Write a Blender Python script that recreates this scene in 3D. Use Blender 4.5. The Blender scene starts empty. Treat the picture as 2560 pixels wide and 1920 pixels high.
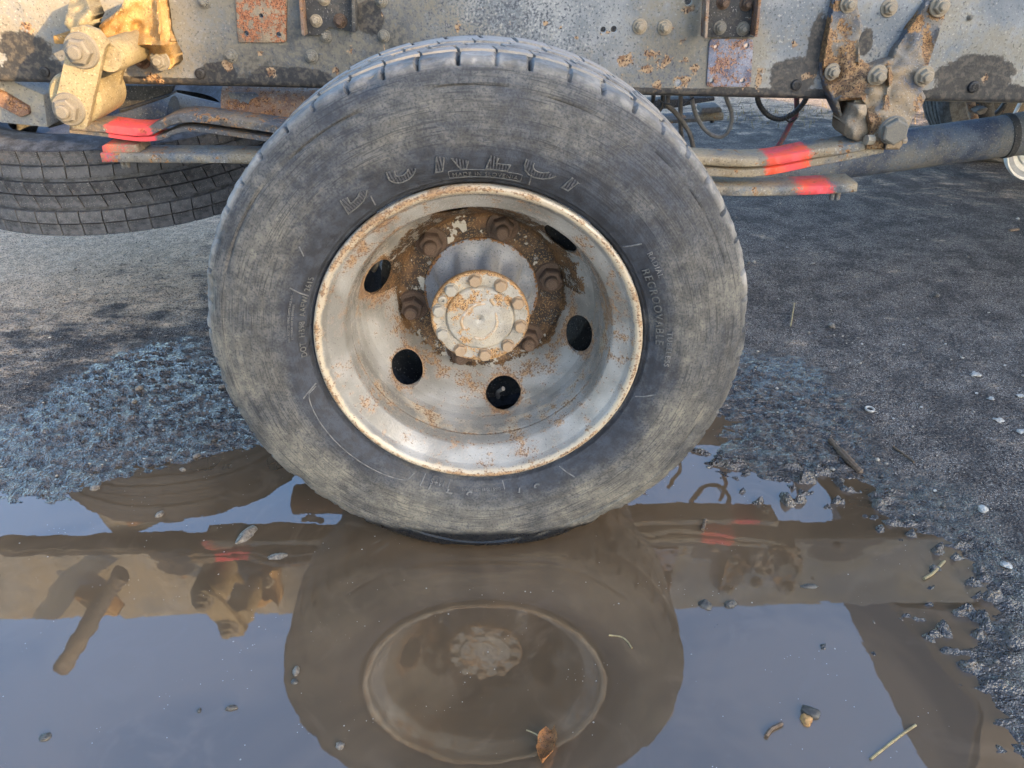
import bpy, bmesh, math, random
import numpy as np
from mathutils import Vector, Matrix
from mathutils.geometry import delaunay_2d_cdt
random.seed(7); rng = np.random.default_rng(7)
S = bpy.context.scene
COL = S.collection

# ------------------------------------------------------------------ camera
FPX = 1984.574
CC = np.array([0.03103, -1.11367, 1.02430])
CR = np.array([0.999853, -0.015759, 0.006798])
CU = np.array([0.002376, 0.519396, 0.854530])
CF = np.array([0.016997, 0.854388, -0.519357])
cam = bpy.data.cameras.new('camera'); co = bpy.data.objects.new('camera', cam); COL.objects.link(co)
cam.sensor_width = 36.0; cam.sensor_fit = 'HORIZONTAL'; cam.lens = 36.0*FPX/2560
cam.clip_start = 0.02; cam.clip_end = 2000
co.matrix_world = Matrix(((CR[0], CU[0], -CF[0], CC[0]), (CR[1], CU[1], -CF[1], CC[1]), (CR[2], CU[2], -CF[2], CC[2]), (0, 0, 0, 1)))
S.camera = co

# ------------------------------------------------------------------ sky, sun, exposure
SUN_EL = math.radians(15.0)
SUN_AZ = math.radians(135.0)          # clockwise from +Y: behind the camera, to the right
SUNV = Vector((math.sin(SUN_AZ)*math.cos(SUN_EL), math.cos(SUN_AZ)*math.cos(SUN_EL), math.sin(SUN_EL)))
world = bpy.data.worlds.new('World'); S.world = world; world.use_nodes = True
wn = world.node_tree; wn.nodes.clear()
sky = wn.nodes.new('ShaderNodeTexSky'); sky.sky_type = 'NISHITA'; sky.sun_disc = False
sky.sun_elevation = SUN_EL; sky.sun_rotation = SUN_AZ; sky.air_density = 1.0; sky.dust_density = 2.5; sky.ozone_density = 2.6
bg = wn.nodes.new('ShaderNodeBackground'); bg.inputs['Strength'].default_value = 0.15
wo = wn.nodes.new('ShaderNodeOutputWorld')
wn.links.new(sky.outputs[0], bg.inputs[0]); wn.links.new(bg.outputs[0], wo.inputs[0])
sl = bpy.data.lights.new('sun', 'SUN'); so = bpy.data.objects.new('sun', sl); COL.objects.link(so)
sl.energy = 2.1; sl.angle = math.radians(0.53); sl.color = (1.0, 0.64, 0.28)
so.rotation_euler = SUNV.to_track_quat('Z', 'Y').to_euler()
S.view_settings.view_transform = 'Standard'; S.view_settings.look = 'None'
S.view_settings.exposure = 2.42; S.view_settings.gamma = 1.0; S.view_settings.use_curve_mapping = False
S.render.engine = 'CYCLES'
S.cycles.use_denoising = True; S.cycles.use_adaptive_sampling = True; S.cycles.adaptive_threshold = 0.02
S.cycles.max_bounces = 4; S.cycles.diffuse_bounces = 2; S.cycles.glossy_bounces = 3; S.cycles.transparent_max_bounces = 8
S.cycles.sample_clamp_indirect = 4.0

# ------------------------------------------------------------------ helpers
K = 2560/2212.0
def at(px, py, Y):                    # a point of the photograph (2560 px wide) at depth Y
    d = CF + CR*((px-1280)/FPX) - CU*((py-960)/FPX)
    return CC + d*((Y-CC[1])/d[1])
def A(x, y, Y): return at(x*K, y*K, Y)
def atz(px, py, Z=0.0):
    d = CF + CR*((px-1280)/FPX) - CU*((py-960)/FPX)
    return CC + d*((Z-CC[2])/d[2])
def AZ(x, y, Z=0.0): return atz(x*K, y*K, Z)

def _hash(i):
    i = i.astype(np.uint64)
    h = (i[..., 0]*np.uint64(374761393) + i[..., 1]*np.uint64(668265263) + i[..., 2]*np.uint64(2246822519)) & np.uint64(0xffffffff)
    h = ((h ^ (h >> np.uint64(13)))*np.uint64(1274126177)) & np.uint64(0xffffffff)
    h = h ^ (h >> np.uint64(16))
    return h.astype(np.float64)/4294967295.0
def vnoise(p):
    p = np.asarray(p, float) + 1000.0
    i = np.floor(p).astype(np.int64); f = p-i; f = f*f*(3-2*f)
    r = 0
    for dx in (0, 1):
        for dy in (0, 1):
            for dz in (0, 1):
                w = (f[..., 0] if dx else 1-f[..., 0])*(f[..., 1] if dy else 1-f[..., 1])*(f[..., 2] if dz else 1-f[..., 2])
                r = r + w*_hash(i+np.array([dx, dy, dz]))
    return r*2-1
def fbm(p, o=4):
    p = np.asarray(p, float); r = 0; a = 1.0; s = 0
    for k in range(o):
        r = r + a*vnoise(p*(2.03**k)+k*17.3); s += a; a *= .5
    return r/s
def xyz(x, y, z=0.0): return np.stack(np.broadcast_arrays(np.asarray(x, float), np.asarray(y, float), np.asarray(z, float)), -1)
def smooth(a, b, x):
    t = np.clip((x-a)/(b-a), 0, 1); return t*t*(3-2*t)

def mesh(name, verts, faces, mat=None, sharp=40, attrs=None):
    me = bpy.data.meshes.new(name)
    me.from_pydata(np.asarray(verts, float).tolist(), [], faces if isinstance(faces, list) else faces.tolist())
    me.polygons.foreach_set('use_smooth', np.ones(len(me.polygons), bool))
    if sharp: me.set_sharp_from_angle(angle=math.radians(sharp))
    if mat is not None: me.materials.append(mat)
    for k, v in (attrs or {}).items():
        a = me.attributes.new(k, 'FLOAT', 'POINT'); a.data.foreach_set('value', np.asarray(v, np.float32))
    me.update(); return me
def obj(name, me, parent=None, loc=None, rot=None):
    o = bpy.data.objects.new(name, me); COL.objects.link(o)
    if parent is not None: o.parent = parent
    if loc is not None: o.location = Vector([float(c) for c in loc])
    if rot is not None: o.rotation_euler = rot
    return o
def empty(name, loc=(0, 0, 0), parent=None):
    o = bpy.data.objects.new(name, None); COL.objects.link(o); o.location = loc; o.empty_display_size = .05
    if parent is not None: o.parent = parent
    return o
def tag(o, label=None, cat=None, group=None, kind=None):
    if label: o['label'] = label
    if cat: o['category'] = cat
    if group: o['group'] = group
    if kind: o['kind'] = kind
    return o
def fix_normals(me):
    bm = bmesh.new(); bm.from_mesh(me); bmesh.ops.recalc_face_normals(bm, faces=bm.faces); bm.to_mesh(me); bm.free()

def box_data(x0, x1, y0, y1, z0, z1, bev=0.0, seg=2):
    bm = bmesh.new(); bmesh.ops.create_cube(bm, size=1.0)
    for v in bm.verts:
        v.co = Vector(((x0+x1)/2+v.co.x*(x1-x0), (y0+y1)/2+v.co.y*(y1-y0), (z0+z1)/2+v.co.z*(z1-z0)))
    if bev: bmesh.ops.bevel(bm, geom=list(bm.edges), offset=bev, segments=seg, affect='EDGES', profile=.6)
    return bm
def bm_mesh(name, bm, mat, sharp=35):
    bmesh.ops.recalc_face_normals(bm, faces=bm.faces)
    me = bpy.data.meshes.new(name); bm.to_mesh(me); bm.free()
    me.polygons.foreach_set('use_smooth', np.ones(len(me.polygons), bool))
    if sharp: me.set_sharp_from_angle(angle=math.radians(sharp))
    if mat is not None: me.materials.append(mat)
    return me
def box(name, x0, x1, y0, y1, z0, z1, mat, parent=None, bev=0.003):
    return obj(name, bm_mesh(name, box_data(x0, x1, y0, y1, z0, z1, bev), mat), parent)

def catmull(pts, n=8):
    P = np.asarray(pts, float); P = np.vstack([2*P[0]-P[1], P, 2*P[-1]-P[-2]]); out = []
    for i in range(1, len(P)-2):
        for t in np.linspace(0, 1, n, endpoint=False):
            a, b, c, d = P[i-1:i+3]
            out.append(.5*((2*b)+(-a+c)*t+(2*a-5*b+4*c-d)*t*t+(-a+3*b-3*c+d)*t**3))
    out.append(P[-2]); return np.array(out)
def sweep(name, path, rad, mat, parent=None, n=12, cap=True, section=None, up=None, attrs=None, sharp=40, rough=0.0):
    """round (or section-shaped) bar along a path; rad may be one number or one per point"""
    P = np.asarray(path, float); N = len(P); rad = np.broadcast_to(np.asarray(rad, float), (N,))
    T = np.gradient(P, axis=0); T /= np.linalg.norm(T, axis=1)[:, None]
    u0 = np.array(up if up is not None else (0, 0, 1.0)) ; V = []
    if section is None:
        a = np.linspace(0, 2*np.pi, n, endpoint=False); sec = np.stack([np.cos(a), np.sin(a)], 1)
    else: sec = np.asarray(section, float); n = len(sec)
    for i in range(N):
        s = np.cross(T[i], u0)
        if np.linalg.norm(s) < 1e-3: s = np.cross(T[i], (1.0, 0.2, 0))
        s /= np.linalg.norm(s); u = np.cross(s, T[i])
        for c in sec: V.append(P[i]+rad[i]*(c[0]*s+c[1]*u))
        if up is None: u0 = u
    V = np.array(V)
    if rough: V = V + rough*np.stack([fbm(V*60+k*31, 2) for k in range(3)], -1)
    F = [[i*n+j, i*n+(j+1) % n, (i+1)*n+(j+1) % n, (i+1)*n+j] for i in range(N-1) for j in range(n)]
    if cap: F.append(list(range(n))[::-1]); F.append([(N-1)*n+j for j in range(n)])
    at_ = {k: np.repeat(np.asarray(v), n) for k, v in (attrs or {}).items()}
    me = mesh(name, V, F, mat, sharp, at_); fix_normals(me)
    return obj(name, me, parent)
def lathe_data(prof, nseg, a0=0.0, a1=2*np.pi, axis='Y'):
    """prof rows (r, y); returns V grid [len(prof), nseg, 3], theta"""
    th = np.linspace(a0, a1, nseg, endpoint=abs(a1-a0-2*np.pi) > 1e-6); prof = np.asarray(prof, float)
    R = prof[:, 0][:, None]; Y = prof[:, 1][:, None]
    return R*np.ones_like(th)[None], Y*np.ones_like(th)[None], np.broadcast_to(th, (len(prof), nseg)).copy()
def grid_faces(m, n, closed=True):
    i, j = np.meshgrid(np.arange(m-1), np.arange(n if closed else n-1), indexing='ij'); j2 = (j+1) % n
    return np.stack([i*n+j, (i+1)*n+j, (i+1)*n+j2, i*n+j2], -1).reshape(-1, 4)
def lathe(name, prof, nseg, mat, parent=None, loc=None, rot=None, fn=None, sharp=35, attrs=None):
    r, y, th = lathe_data(prof, nseg)
    if fn is not None: r, y = fn(r, y, th)
    V = np.stack([r*np.cos(th), y, r*np.sin(th)], -1).reshape(-1, 3)
    at_ = {k: f(r, y, th).reshape(-1) for k, f in (attrs or {}).items()}
    me = mesh(name, V, grid_faces(len(prof), nseg), mat, sharp, at_); fix_normals(me)
    return obj(name, me, parent, loc, rot)
def dens(prof, step):
    P = np.asarray(prof, float); out = [P[0]]
    for a, b in zip(P[:-1], P[1:]):
        k = max(1, int(np.ceil(np.linalg.norm(b-a)/step)))
        for t in range(1, k+1): out.append(a+(b-a)*t/k)
    return np.array(out)

# ------------------------------------------------------------------ node materials
class NT:
    def __init__(s, name):
        s.m = bpy.data.materials.new(name); s.m.use_nodes = True; s.t = s.m.node_tree; s.t.nodes.clear()
        s.out = s.t.nodes.new('ShaderNodeOutputMaterial'); s.tc = s.n('ShaderNodeTexCoord')
        s.co = s.tc.outputs['Object']
    def n(s, ty, props=None, **inp):
        nd = s.t.nodes.new(ty)
        for k, v in (props or {}).items(): setattr(nd, k, v)
        for k, v in inp.items(): s.set(nd, k.replace('_', ' '), v)
        return nd
    def set(s, nd, k, v):
        if k.isdigit(): k = int(k)
        sock = nd.inputs[k]
        if isinstance(v, bpy.types.NodeSocket): s.t.links.new(v, sock)
        elif isinstance(v, bpy.types.Node): s.t.links.new(v.outputs[0], sock)
        else:
            if sock.type == 'RGBA' and len(v) == 3: v = (*v, 1)
            sock.default_value = v
    def math(s, op, a, b=0.0, c=None, clamp=False):
        nd = s.t.nodes.new('ShaderNodeMath'); nd.operation = op; nd.use_clamp = clamp
        s.set(nd, '0', a); s.set(nd, '1', b)
        if c is not None: s.set(nd, '2', c)
        return nd.outputs[0]
    def noise(s, scale, detail=4, rough=.55, vec=None, dist=0.0, w=0.0):
        v = s.co if vec is None else vec
        if w: v = s.n('ShaderNodeVectorMath', {'operation': 'ADD'}, **{'0': v, '1': (w, w*1.7, w*.6)}).outputs[0]
        return s.n('ShaderNodeTexNoise', Vector=v, Scale=scale, Detail=detail, Roughness=rough, Distortion=dist).outputs[0]
    def voro(s, scale, vec=None, feat='F1', rnd=1.0):
        return s.n('ShaderNodeTexVoronoi', {'feature': feat}, Vector=s.co if vec is None else vec, Scale=scale, Randomness=rnd)
    def ramp(s, v, a, b, lo=0.0, hi=1.0):
        nd = s.n('ShaderNodeMapRange', {'interpolation_type': 'SMOOTHSTEP'}, Value=v)
        for k, x in zip(('From Min', 'From Max', 'To Min', 'To Max'), (a, b, lo, hi)): s.set(nd, k, x)
        return nd.outputs[0]
    def mix(s, a, b, f):
        nd = s.t.nodes.new('ShaderNodeMix'); nd.data_type = 'RGBA'
        for idx, v in ((0, f), (6, a), (7, b)):
            sock = nd.inputs[idx]
            if isinstance(v, bpy.types.NodeSocket): s.t.links.new(v, sock)
            else: sock.default_value = (*v, 1) if (idx > 0 and len(v) == 3) else v
        return nd.outputs[2]
    def attr(s, name): return s.n('ShaderNodeAttribute', {'attribute_name': name}).outputs['Fac']
    def scale(s, v, sc):
        return s.n('ShaderNodeVectorMath', {'operation': 'MULTIPLY'}, **{'0': v, '1': sc}).outputs[0]
    def bump(s, h, strength=.5, dist=.002, nrm=None):
        nd = s.n('ShaderNodeBump', Height=h, Strength=strength, Distance=dist)
        if nrm is not None: s.set(nd, 'Normal', nrm)
        return nd.outputs[0]
    def done(s, col, rough=.7, metal=0.0, nrm=None, spec=.5, **kw):
        p = s.n('ShaderNodeBsdfPrincipled'); s.p = p
        s.set(p, 'Base Color', col); s.set(p, 'Roughness', rough); s.set(p, 'Metallic', metal); s.set(p, 'Specular IOR Level', spec)
        if nrm is not None: s.set(p, 'Normal', nrm)
        for k, v in kw.items(): s.set(p, k.replace('_', ' '), v)
        s.t.links.new(p.outputs[0], s.out.inputs[0]); return s.m

def weathered(name, base, base2, dust, rust=(.16, .065, .022), rust2=(.30, .15, .06), dust_amt=.5, rust_amt=.5, sc=14.0, rough=.7, attr_rust=False, attr_stain=False, attr_red=False, bumps=.6, spec=.35, dark=(.018, .018, .02)):
    t = NT(name)
    a = t.noise(sc, 2, .6); b = t.noise(sc*3.1, 3, .65, w=3); c = t.noise(sc*.45, 3, .6, w=7); f = t.noise(sc*22, 1, .6, w=1)
    g = t.noise(sc*8, 2, .7, w=5)
    col = t.mix(base, base2, t.ramp(a, .38, .62))
    col = t.mix(col, dust, t.math('MULTIPLY', t.ramp(t.math('ADD', c, t.math('MULTIPLY', g, .35)), .82-.45*dust_amt, 1.0-.35*dust_amt), .85))
    # fine speckle
    col = t.mix(col, dark, t.math('MULTIPLY', t.ramp(f, .60, .72), .55))
    col = t.mix(col, (.55, .52, .46), t.math('MULTIPLY', t.ramp(f, .36, .27), .35))
    m = t.math('ADD', t.math('MULTIPLY', b, .6), t.math('MULTIPLY', g, .4))
    if attr_stain:
        tn = t.ramp(t.math('ADD', t.attr('tone'), t.math('MULTIPLY', t.math('SUBTRACT', t.math('ADD', t.math('MULTIPLY', c, .6), t.math('MULTIPLY', g, .4)), .5), 1.1)), .15, .85)
        col = t.mix(col, t.mix((.035, .032, .028), (.125, .11, .085), t.ramp(g, .36, .62)), t.math('MULTIPLY', tn, .88))
        pt = t.ramp(t.math('ADD', t.attr('pit'), t.math('MULTIPLY', t.math('SUBTRACT', f, .5), 1.9)), .35, .75)
        col = t.mix(col, t.mix((.045, .052, .066), (.11, .12, .135), t.ramp(g, .4, .6)), t.math('MULTIPLY', pt, .85))
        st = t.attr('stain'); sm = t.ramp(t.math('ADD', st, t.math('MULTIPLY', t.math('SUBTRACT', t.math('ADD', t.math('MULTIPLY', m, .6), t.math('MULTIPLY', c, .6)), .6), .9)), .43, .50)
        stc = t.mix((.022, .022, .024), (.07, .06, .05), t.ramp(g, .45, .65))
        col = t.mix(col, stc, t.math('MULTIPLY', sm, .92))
    rc = t.mix(rust, rust2, t.ramp(g, .42, .6)); rc = t.mix(rc, (.05, .028, .02), t.ramp(f, .52, .64))
    if attr_rust:
        ra = t.attr('rust'); rm = t.ramp(t.math('ADD', ra, t.math('MULTIPLY', t.math('SUBTRACT', m, .5), 1.6)), .44, .56)
        rm = t.math('MAXIMUM', rm, t.ramp(m, .74-.2*rust_amt, .80-.2*rust_amt))
    else: rm = t.ramp(m, .74-.3*rust_amt, .82-.3*rust_amt)
    col = t.mix(col, rc, rm)
    if attr_red:
        rd = t.attr('red'); rmm = t.ramp(t.math('ADD', rd, t.math('ADD', t.math('MULTIPLY', t.math('SUBTRACT', f, .5), .9), t.math('MULTIPLY', t.math('SUBTRACT', b, .5), .7))), .25, .75)
        rmm = t.math('MULTIPLY', rmm, t.ramp(t.math('ADD', t.math('MULTIPLY', g, .6), t.math('MULTIPLY', b, .4)), .66, .54, .45, 1.0))
        col = t.mix(col, t.mix((.78, .10, .045), (.66, .075, .085), t.ramp(a, .4, .6)), rmm)
    h = t.math('ADD', t.math('MULTIPLY', g, .6), t.math('MULTIPLY', f, .35))
    ro = t.ramp(g, .3, .7, rough-.12, rough+.12)
    if attr_stain: ro = t.math('SUBTRACT', ro, t.math('MULTIPLY', sm, .22))
    return t.done(col, ro, 0.0, t.bump(h, bumps, .0025), spec)

M = {}
M['rail'] = weathered('rail_paint', (.24, .25, .255), (.15, .165, .18), (.25, .225, .175), attr_rust=True, attr_stain=True, dust_amt=.6, rust_amt=.16, rust=(.17, .095, .05), rust2=(.32, .22, .13), sc=9, bumps=.7)
M['rail_plain'] = weathered('rail_plain', (.22, .22, .22), (.16, .17, .18), (.33, .30, .24), rust_amt=.35, sc=9)
M['blue_grey'] = weathered('blue_grey_steel', (.12, .14, .17), (.055, .07, .105), (.20, .185, .155), rust_amt=.25, sc=11)
M['dark_steel'] = weathered('dark_steel', (.035, .035, .038), (.06, .058, .055), (.13, .11, .085), rust_amt=.35, dust_amt=.3, sc=12)
M['ochre'] = weathered('ochre_dusty_steel', (.235, .19, .105), (.17, .14, .085), (.30, .25, .155), rust_amt=.25, rust=(.30, .15, .04), rust2=(.45, .27, .09), sc=12, bumps=.6)
M['ochre_rust'] = weathered('ochre_rusty_casting', (.30, .17, .05), (.21, .11, .035), (.34, .23, .10), rust_amt=.55, rust=(.22, .10, .03), rust2=(.42, .23, .07), sc=13, bumps=.9)
M['hanger'] = weathered('hanger_casting', (.17, .15, .125), (.075, .09, .12), (.24, .17, .095), rust_amt=.62, rust=(.15, .08, .035), rust2=(.30, .18, .085), sc=12, bumps=.8, attr_rust=True)
M['rust'] = weathered('rusty_steel', (.20, .12, .08), (.15, .09, .07), (.30, .24, .18), rust_amt=.8, rust=(.16, .07, .03), rust2=(.30, .16, .08), sc=14, bumps=.9)
M['nut'] = weathered('rusty_nut', (.30, .23, .15), (.22, .18, .14), (.40, .35, .26), rust_amt=.55, rust=(.24, .12, .05), rust2=(.38, .25, .12), sc=60, bumps=.5)
M['nut_grey'] = weathered('grey_nut', (.17, .16, .135), (.11, .11, .11), (.27, .235, .17), rust_amt=.5, rust=(.24, .12, .05), sc=60, bumps=.5)
M['lug'] = weathered('lug_rust', (.075, .045, .030), (.13, .075, .048), (.22, .16, .115), rust_amt=.6, rust=(.10, .045, .02), rust2=(.18, .09, .045), sc=50, bumps=.8)
M['plate_rust'] = weathered('plate_rust', (.19, .155, .11), (.13, .085, .06), (.29, .23, .15), rust_amt=.95, rust=(.22, .075, .03), rust2=(.33, .14, .07), sc=16, bumps=.8)
M['plate_blue'] = weathered('plate_blue', (.15, .165, .22), (.085, .085, .12), (.27, .27, .30), rust_amt=.9, rust=(.20, .10, .07), rust2=(.30, .17, .11), sc=18, bumps=.8)
M['leaf'] = weathered('leaf_spring_steel', (.14, .11, .08), (.075, .078, .085), (.27, .20, .125), rust_amt=.72, rust=(.24, .13, .06), sc=11, attr_red=True, bumps=.6)
M['leaf_pale'] = weathered('leaf_spring_pale', (.23, .185, .125), (.10, .115, .13), (.32, .255, .16), rust_amt=.62, rust=(.22, .15, .09), sc=11, attr_red=True, bumps=.6)
M['rubber_block'] = weathered('rubber_block', (.24, .18, .12), (.17, .13, .09), (.34, .26, .17), rust_amt=.4, sc=20, attr_red=True, bumps=.6)
M['cap'] = weathered('hub_cap_paint', (.39, .36, .31), (.29, .26, .21), (.42, .36, .27), rust_amt=.42, rust=(.36, .19, .07), rust2=(.48, .30, .15), sc=26, bumps=.35, rough=.5, attr_rust=True)
M['cap_ridge'] = weathered('hub_cap_ridge', (.44, .30, .17), (.52, .46, .40), (.52, .42, .3), rust_amt=.7, rust=(.36, .17, .06), rust2=(.48, .28, .13), sc=60, bumps=.5)
M['cap_bolt'] = weathered('cap_bolt_rust', (.33, .19, .09), (.40, .28, .17), (.46, .38, .28), rust_amt=.6, rust=(.25, .11, .035), rust2=(.36, .19, .08), sc=60, bumps=.5)
M['hub'] = weathered('hub_paint', (.28, .29, .32), (.22, .24, .27), (.36, .35, .34), rust_amt=.10, rust=(.25, .13, .06), sc=16, bumps=.25, rough=.45, attr_rust=True)

def rim_mat():
    t = NT('rim_paint')
    a = t.noise(11, 2); g = t.noise(75, 2, .7); f = t.noise(330, 1, .6); c = t.noise(25, 4, .65, w=4)
    ra = t.attr('rust'); du = t.attr('dust'); br = t.attr('brown')
    col = t.mix((.335, .318, .285), (.20, .185, .158), t.ramp(a, .35, .65))
    col = t.mix(col, (.46, .38, .27), t.ramp(t.math('ADD', du, t.math('MULTIPLY', t.math('SUBTRACT', c, .5), 1.3)), .35, .75))
    m = t.math('ADD', t.math('MULTIPLY', c, .45), t.math('ADD', t.math('MULTIPLY', g, .3), t.math('MULTIPLY', f, .25)))
    rm = t.ramp(t.math('ADD', ra, t.math('MULTIPLY', t.math('SUBTRACT', m, .5), 3.6)), .50, .92)
    rc = t.mix((.22, .11, .045), (.34, .20, .095), t.ramp(g, .42, .6)); rc = t.mix(rc, (.13, .065, .03), t.ramp(f, .5, .62))
    col = t.mix(col, rc, t.math('MULTIPLY', rm, .88))
    bm_ = t.ramp(t.math('ADD', br, t.math('MULTIPLY', t.math('SUBTRACT', m, .5), 3.0)), .42, .54)
    bc = t.mix((.022, .014, .009), (.13, .066, .026), t.ramp(c, .40, .64)); bc = t.mix(bc, (.28, .17, .07), t.math('MULTIPLY', t.ramp(f, .57, .66), .8))
    bc = t.mix(bc, (.46, .43, .36), t.math('MULTIPLY', t.ramp(t.noise(34, 3, .65, w=9), .61, .65), .9))
    col = t.mix(col, bc, bm_)
    col = t.mix(col, (.05, .04, .03), t.math('MULTIPLY', t.ramp(f, .68, .74), .7))
    h = t.math('ADD', t.math('MULTIPLY', g, .5), t.math('MULTIPLY', f, .4))
    ro = t.math('ADD', .27, t.math('MULTIPLY', t.math('MAXIMUM', rm, bm_), .4))
    return t.done(col, ro, 0.0, t.bump(h, .45, .002), .5)
M['rim'] = rim_mat()

def rubber_mat(name, dust=1.0, base=(.028, .029, .033), circ=True, blue=(.048, .053, .064)):
    t = NT(name)
    sep = t.n('ShaderNodeSeparateXYZ', Vector=t.co); x, y, z = sep.outputs
    r = t.math('SQRT', t.math('ADD', t.math('MULTIPLY', x, x), t.math('MULTIPLY', z, z)))
    th = t.math('ARCTAN2', z, x)
    pol = t.n('ShaderNodeCombineXYZ', X=t.math('MULTIPLY', r, 60.0), Y=t.math('MULTIPLY', th, 5.0), Z=t.math('MULTIPLY', y, 20.0)).outputs[0]
    pol2 = t.n('ShaderNodeCombineXYZ', X=t.math('MULTIPLY', r, 330.0), Y=t.math('MULTIPLY', th, 4.2), Z=0.0).outputs[0]
    a = t.noise(6.0, 2, .6); b = t.noise(45, 3, .7, w=3); f = t.noise(300, 1, .6); s = t.noise(1.0, 3, .65, vec=pol); s2 = t.noise(1.0, 1, .6, vec=pol2)
    col = t.mix(base, blue, t.ramp(b, .35, .65))
    zone = t.ramp(r, .278, .335, -.34, .0)
    d = t.math('ADD', t.math('MULTIPLY', a, .85), t.math('ADD', t.math('MULTIPLY', b, .14), t.math('ADD', t.math('MULTIPLY', s, .46), t.math('MULTIPLY', f, .30))))
    d = t.math('SUBTRACT', t.math('ADD', d, zone), t.math('MULTIPLY', t.math('SINE', th), .13))
    dm = t.math('MULTIPLY', t.ramp(d, .58, 1.24), .66*dust)
    col = t.mix(col, t.mix((.21, .19, .15), (.30, .265, .195), t.ramp(b, .4, .65)), dm)
    col = t.mix(col, (.022, .024, .028), t.math('MULTIPLY', t.ramp(f, .42, .34), .35))
    if circ:
        line = t.math('MAXIMUM', t.ramp(s2, .60, .66), t.math('MULTIPLY', t.ramp(s2, .40, .35), .6))
        col = t.mix(col, (.020, .021, .024), t.math('MULTIPLY', t.math('MULTIPLY', line, t.ramp(r, .295, .33)), .55))
    wr = t.attr('worn')
    col = t.mix(col, t.mix((.24, .22, .19), (.36, .33, .29), t.ramp(b, .4, .6)), t.math('MULTIPLY', wr, .85))
    wt = t.attr('wetline')
    col = t.mix(col, (.010, .010, .010), wt)
    h = t.math('ADD', t.math('MULTIPLY', s2, .7), t.math('MULTIPLY', f, .5)) if circ else t.math('MULTIPLY', f, .6)
    ro = t.math('SUBTRACT', t.ramp(b, .3, .7, .62, .84), t.math('MULTIPLY', wt, .45))
    return t.done(col, ro, 0.0, t.bump(h, .5, .0018), .35)
M['tyre'] = rubber_mat('tyre_rubber')
M['tyre_spare'] = rubber_mat('spare_rubber', .55, circ=False, base=(.030, .032, .036), blue=(.085, .095, .115))
M['letter'] = None

def tread_mat(name, pale, dark, amt):
    t = NT(name); a = t.noise(16, 5, .65); b = t.noise(90, 4, .7, w=2); f = t.noise(400, 2)
    col = t.mix(dark, pale, t.math('MULTIPLY', t.ramp(t.math('ADD', t.math('MULTIPLY', a, .7), t.math('MULTIPLY', b, .3)), .5-.25*amt, .75-.2*amt), amt))
    col = t.mix(col, (.10, .075, .06), t.math('MULTIPLY', t.ramp(b, .58, .68), .7))
    col = t.mix(col, (.38, .35, .30), t.math('MULTIPLY', t.ramp(f, .64, .7), .5))
    return t.done(col, .85, 0, t.bump(t.math('ADD', b, t.math('MULTIPLY', f, .4)), .35, .0015), .2)
M['tread'] = tread_mat('worn_tread', (.33, .30, .265), (.10, .09, .08), .85)
M['tread_spare'] = tread_mat('spare_tread', (.17, .17, .175), (.030, .031, .034), .55)

def simple(name, col, col2=None, sc=30, rough=.6, bumps=.3, spec=.4):
    t = NT(name); a = t.noise(sc, 5, .65); f = t.noise(sc*9, 3)
    c = t.mix(col, col2 or tuple(.6*k for k in col), t.ramp(a, .38, .62))
    return t.done(c, rough, 0, t.bump(t.math('ADD', a, t.math('MULTIPLY', f, .5)), bumps, .002), spec)
M['letter_edge'] = simple('letter_edge', (.14, .135, .125), (.075, .075, .07), 200, .6)
M['letter'] = simple('letter_rubber', (.17, .165, .155), (.09, .09, .09), 90, .6)
M['letter_rib'] = simple('letter_rib', (.10, .10, .105), (.05, .05, .055), 200, .6)
M['black'] = simple('black_plastic', (.018, .018, .02), (.04, .038, .036), 40, .5)
M['hose'] = simple('dusty_hose', (.07, .062, .055), (.12, .105, .09), 60, .7)
M['hose_grey'] = simple('grey_hose', (.20, .185, .165), (.13, .12, .11), 60, .7)
M['hose_red'] = simple('red_dusty_hose', (.22, .035, .05), (.10, .075, .07), 70, .65)
M['white'] = simple('white_paint', (.72, .71, .68), (.60, .58, .53), 30, .5)
M['grey_ring'] = simple('grey_ring', (.28, .30, .33), (.22, .23, .26), 40, .5)
M['stone'] = simple('pale_stone', (.22, .185, .145), (.09, .075, .06), 160, .32, .9)
M['stone_dark'] = simple('dark_stone', (.05, .045, .04), (.10, .09, .075), 120, .3, .8)
M['stone_orange'] = simple('orange_stone', (.45, .25, .09), (.26, .13, .05), 150, .4, .6)
M['flake'] = simple('white_flake', (.48, .46, .42), (.30, .28, .25), 200, .7, .6)
M['straw'] = simple('straw', (.36, .28, .14), (.22, .17, .09), 200, .7)
M['twig'] = simple('twig', (.09, .06, .04), (.16, .11, .07), 200, .6)
M['grass'] = simple('dry_grass', (.30, .22, .10), (.18, .14, .06), 8, .8)
M['concrete'] = simple('concrete', (.30, .29, .27), (.25, .24, .23), 1.5, .85)
M['blocker_trim'] = simple('blocker_sheet', (.16, .17, .18), (.13, .13, .14), 1.5, .6)
M['cab'] = simple('cab_paint', (.05, .05, .055), (.07, .065, .06), 6, .6)

def dead_leaf_mat():
    t = NT('dead_leaf'); a = t.noise(160, 5, .65); v = t.voro(420); v2 = t.voro(230, rnd=1.0)
    c = t.mix((.36, .15, .045), (.23, .10, .035), t.ramp(a, .4, .62))
    c = t.mix(c, (.018, .010, .007), t.ramp(v.outputs['Distance'], .30, .20)); c = t.mix(c, (.018, .010, .007), t.ramp(v2.outputs['Distance'], .20, .13))
    return t.done(c, .6, 0, t.bump(t.math('ADD', a, v.outputs['Distance']), .5, .001), .4)
M['dead_leaf'] = dead_leaf_mat()

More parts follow.
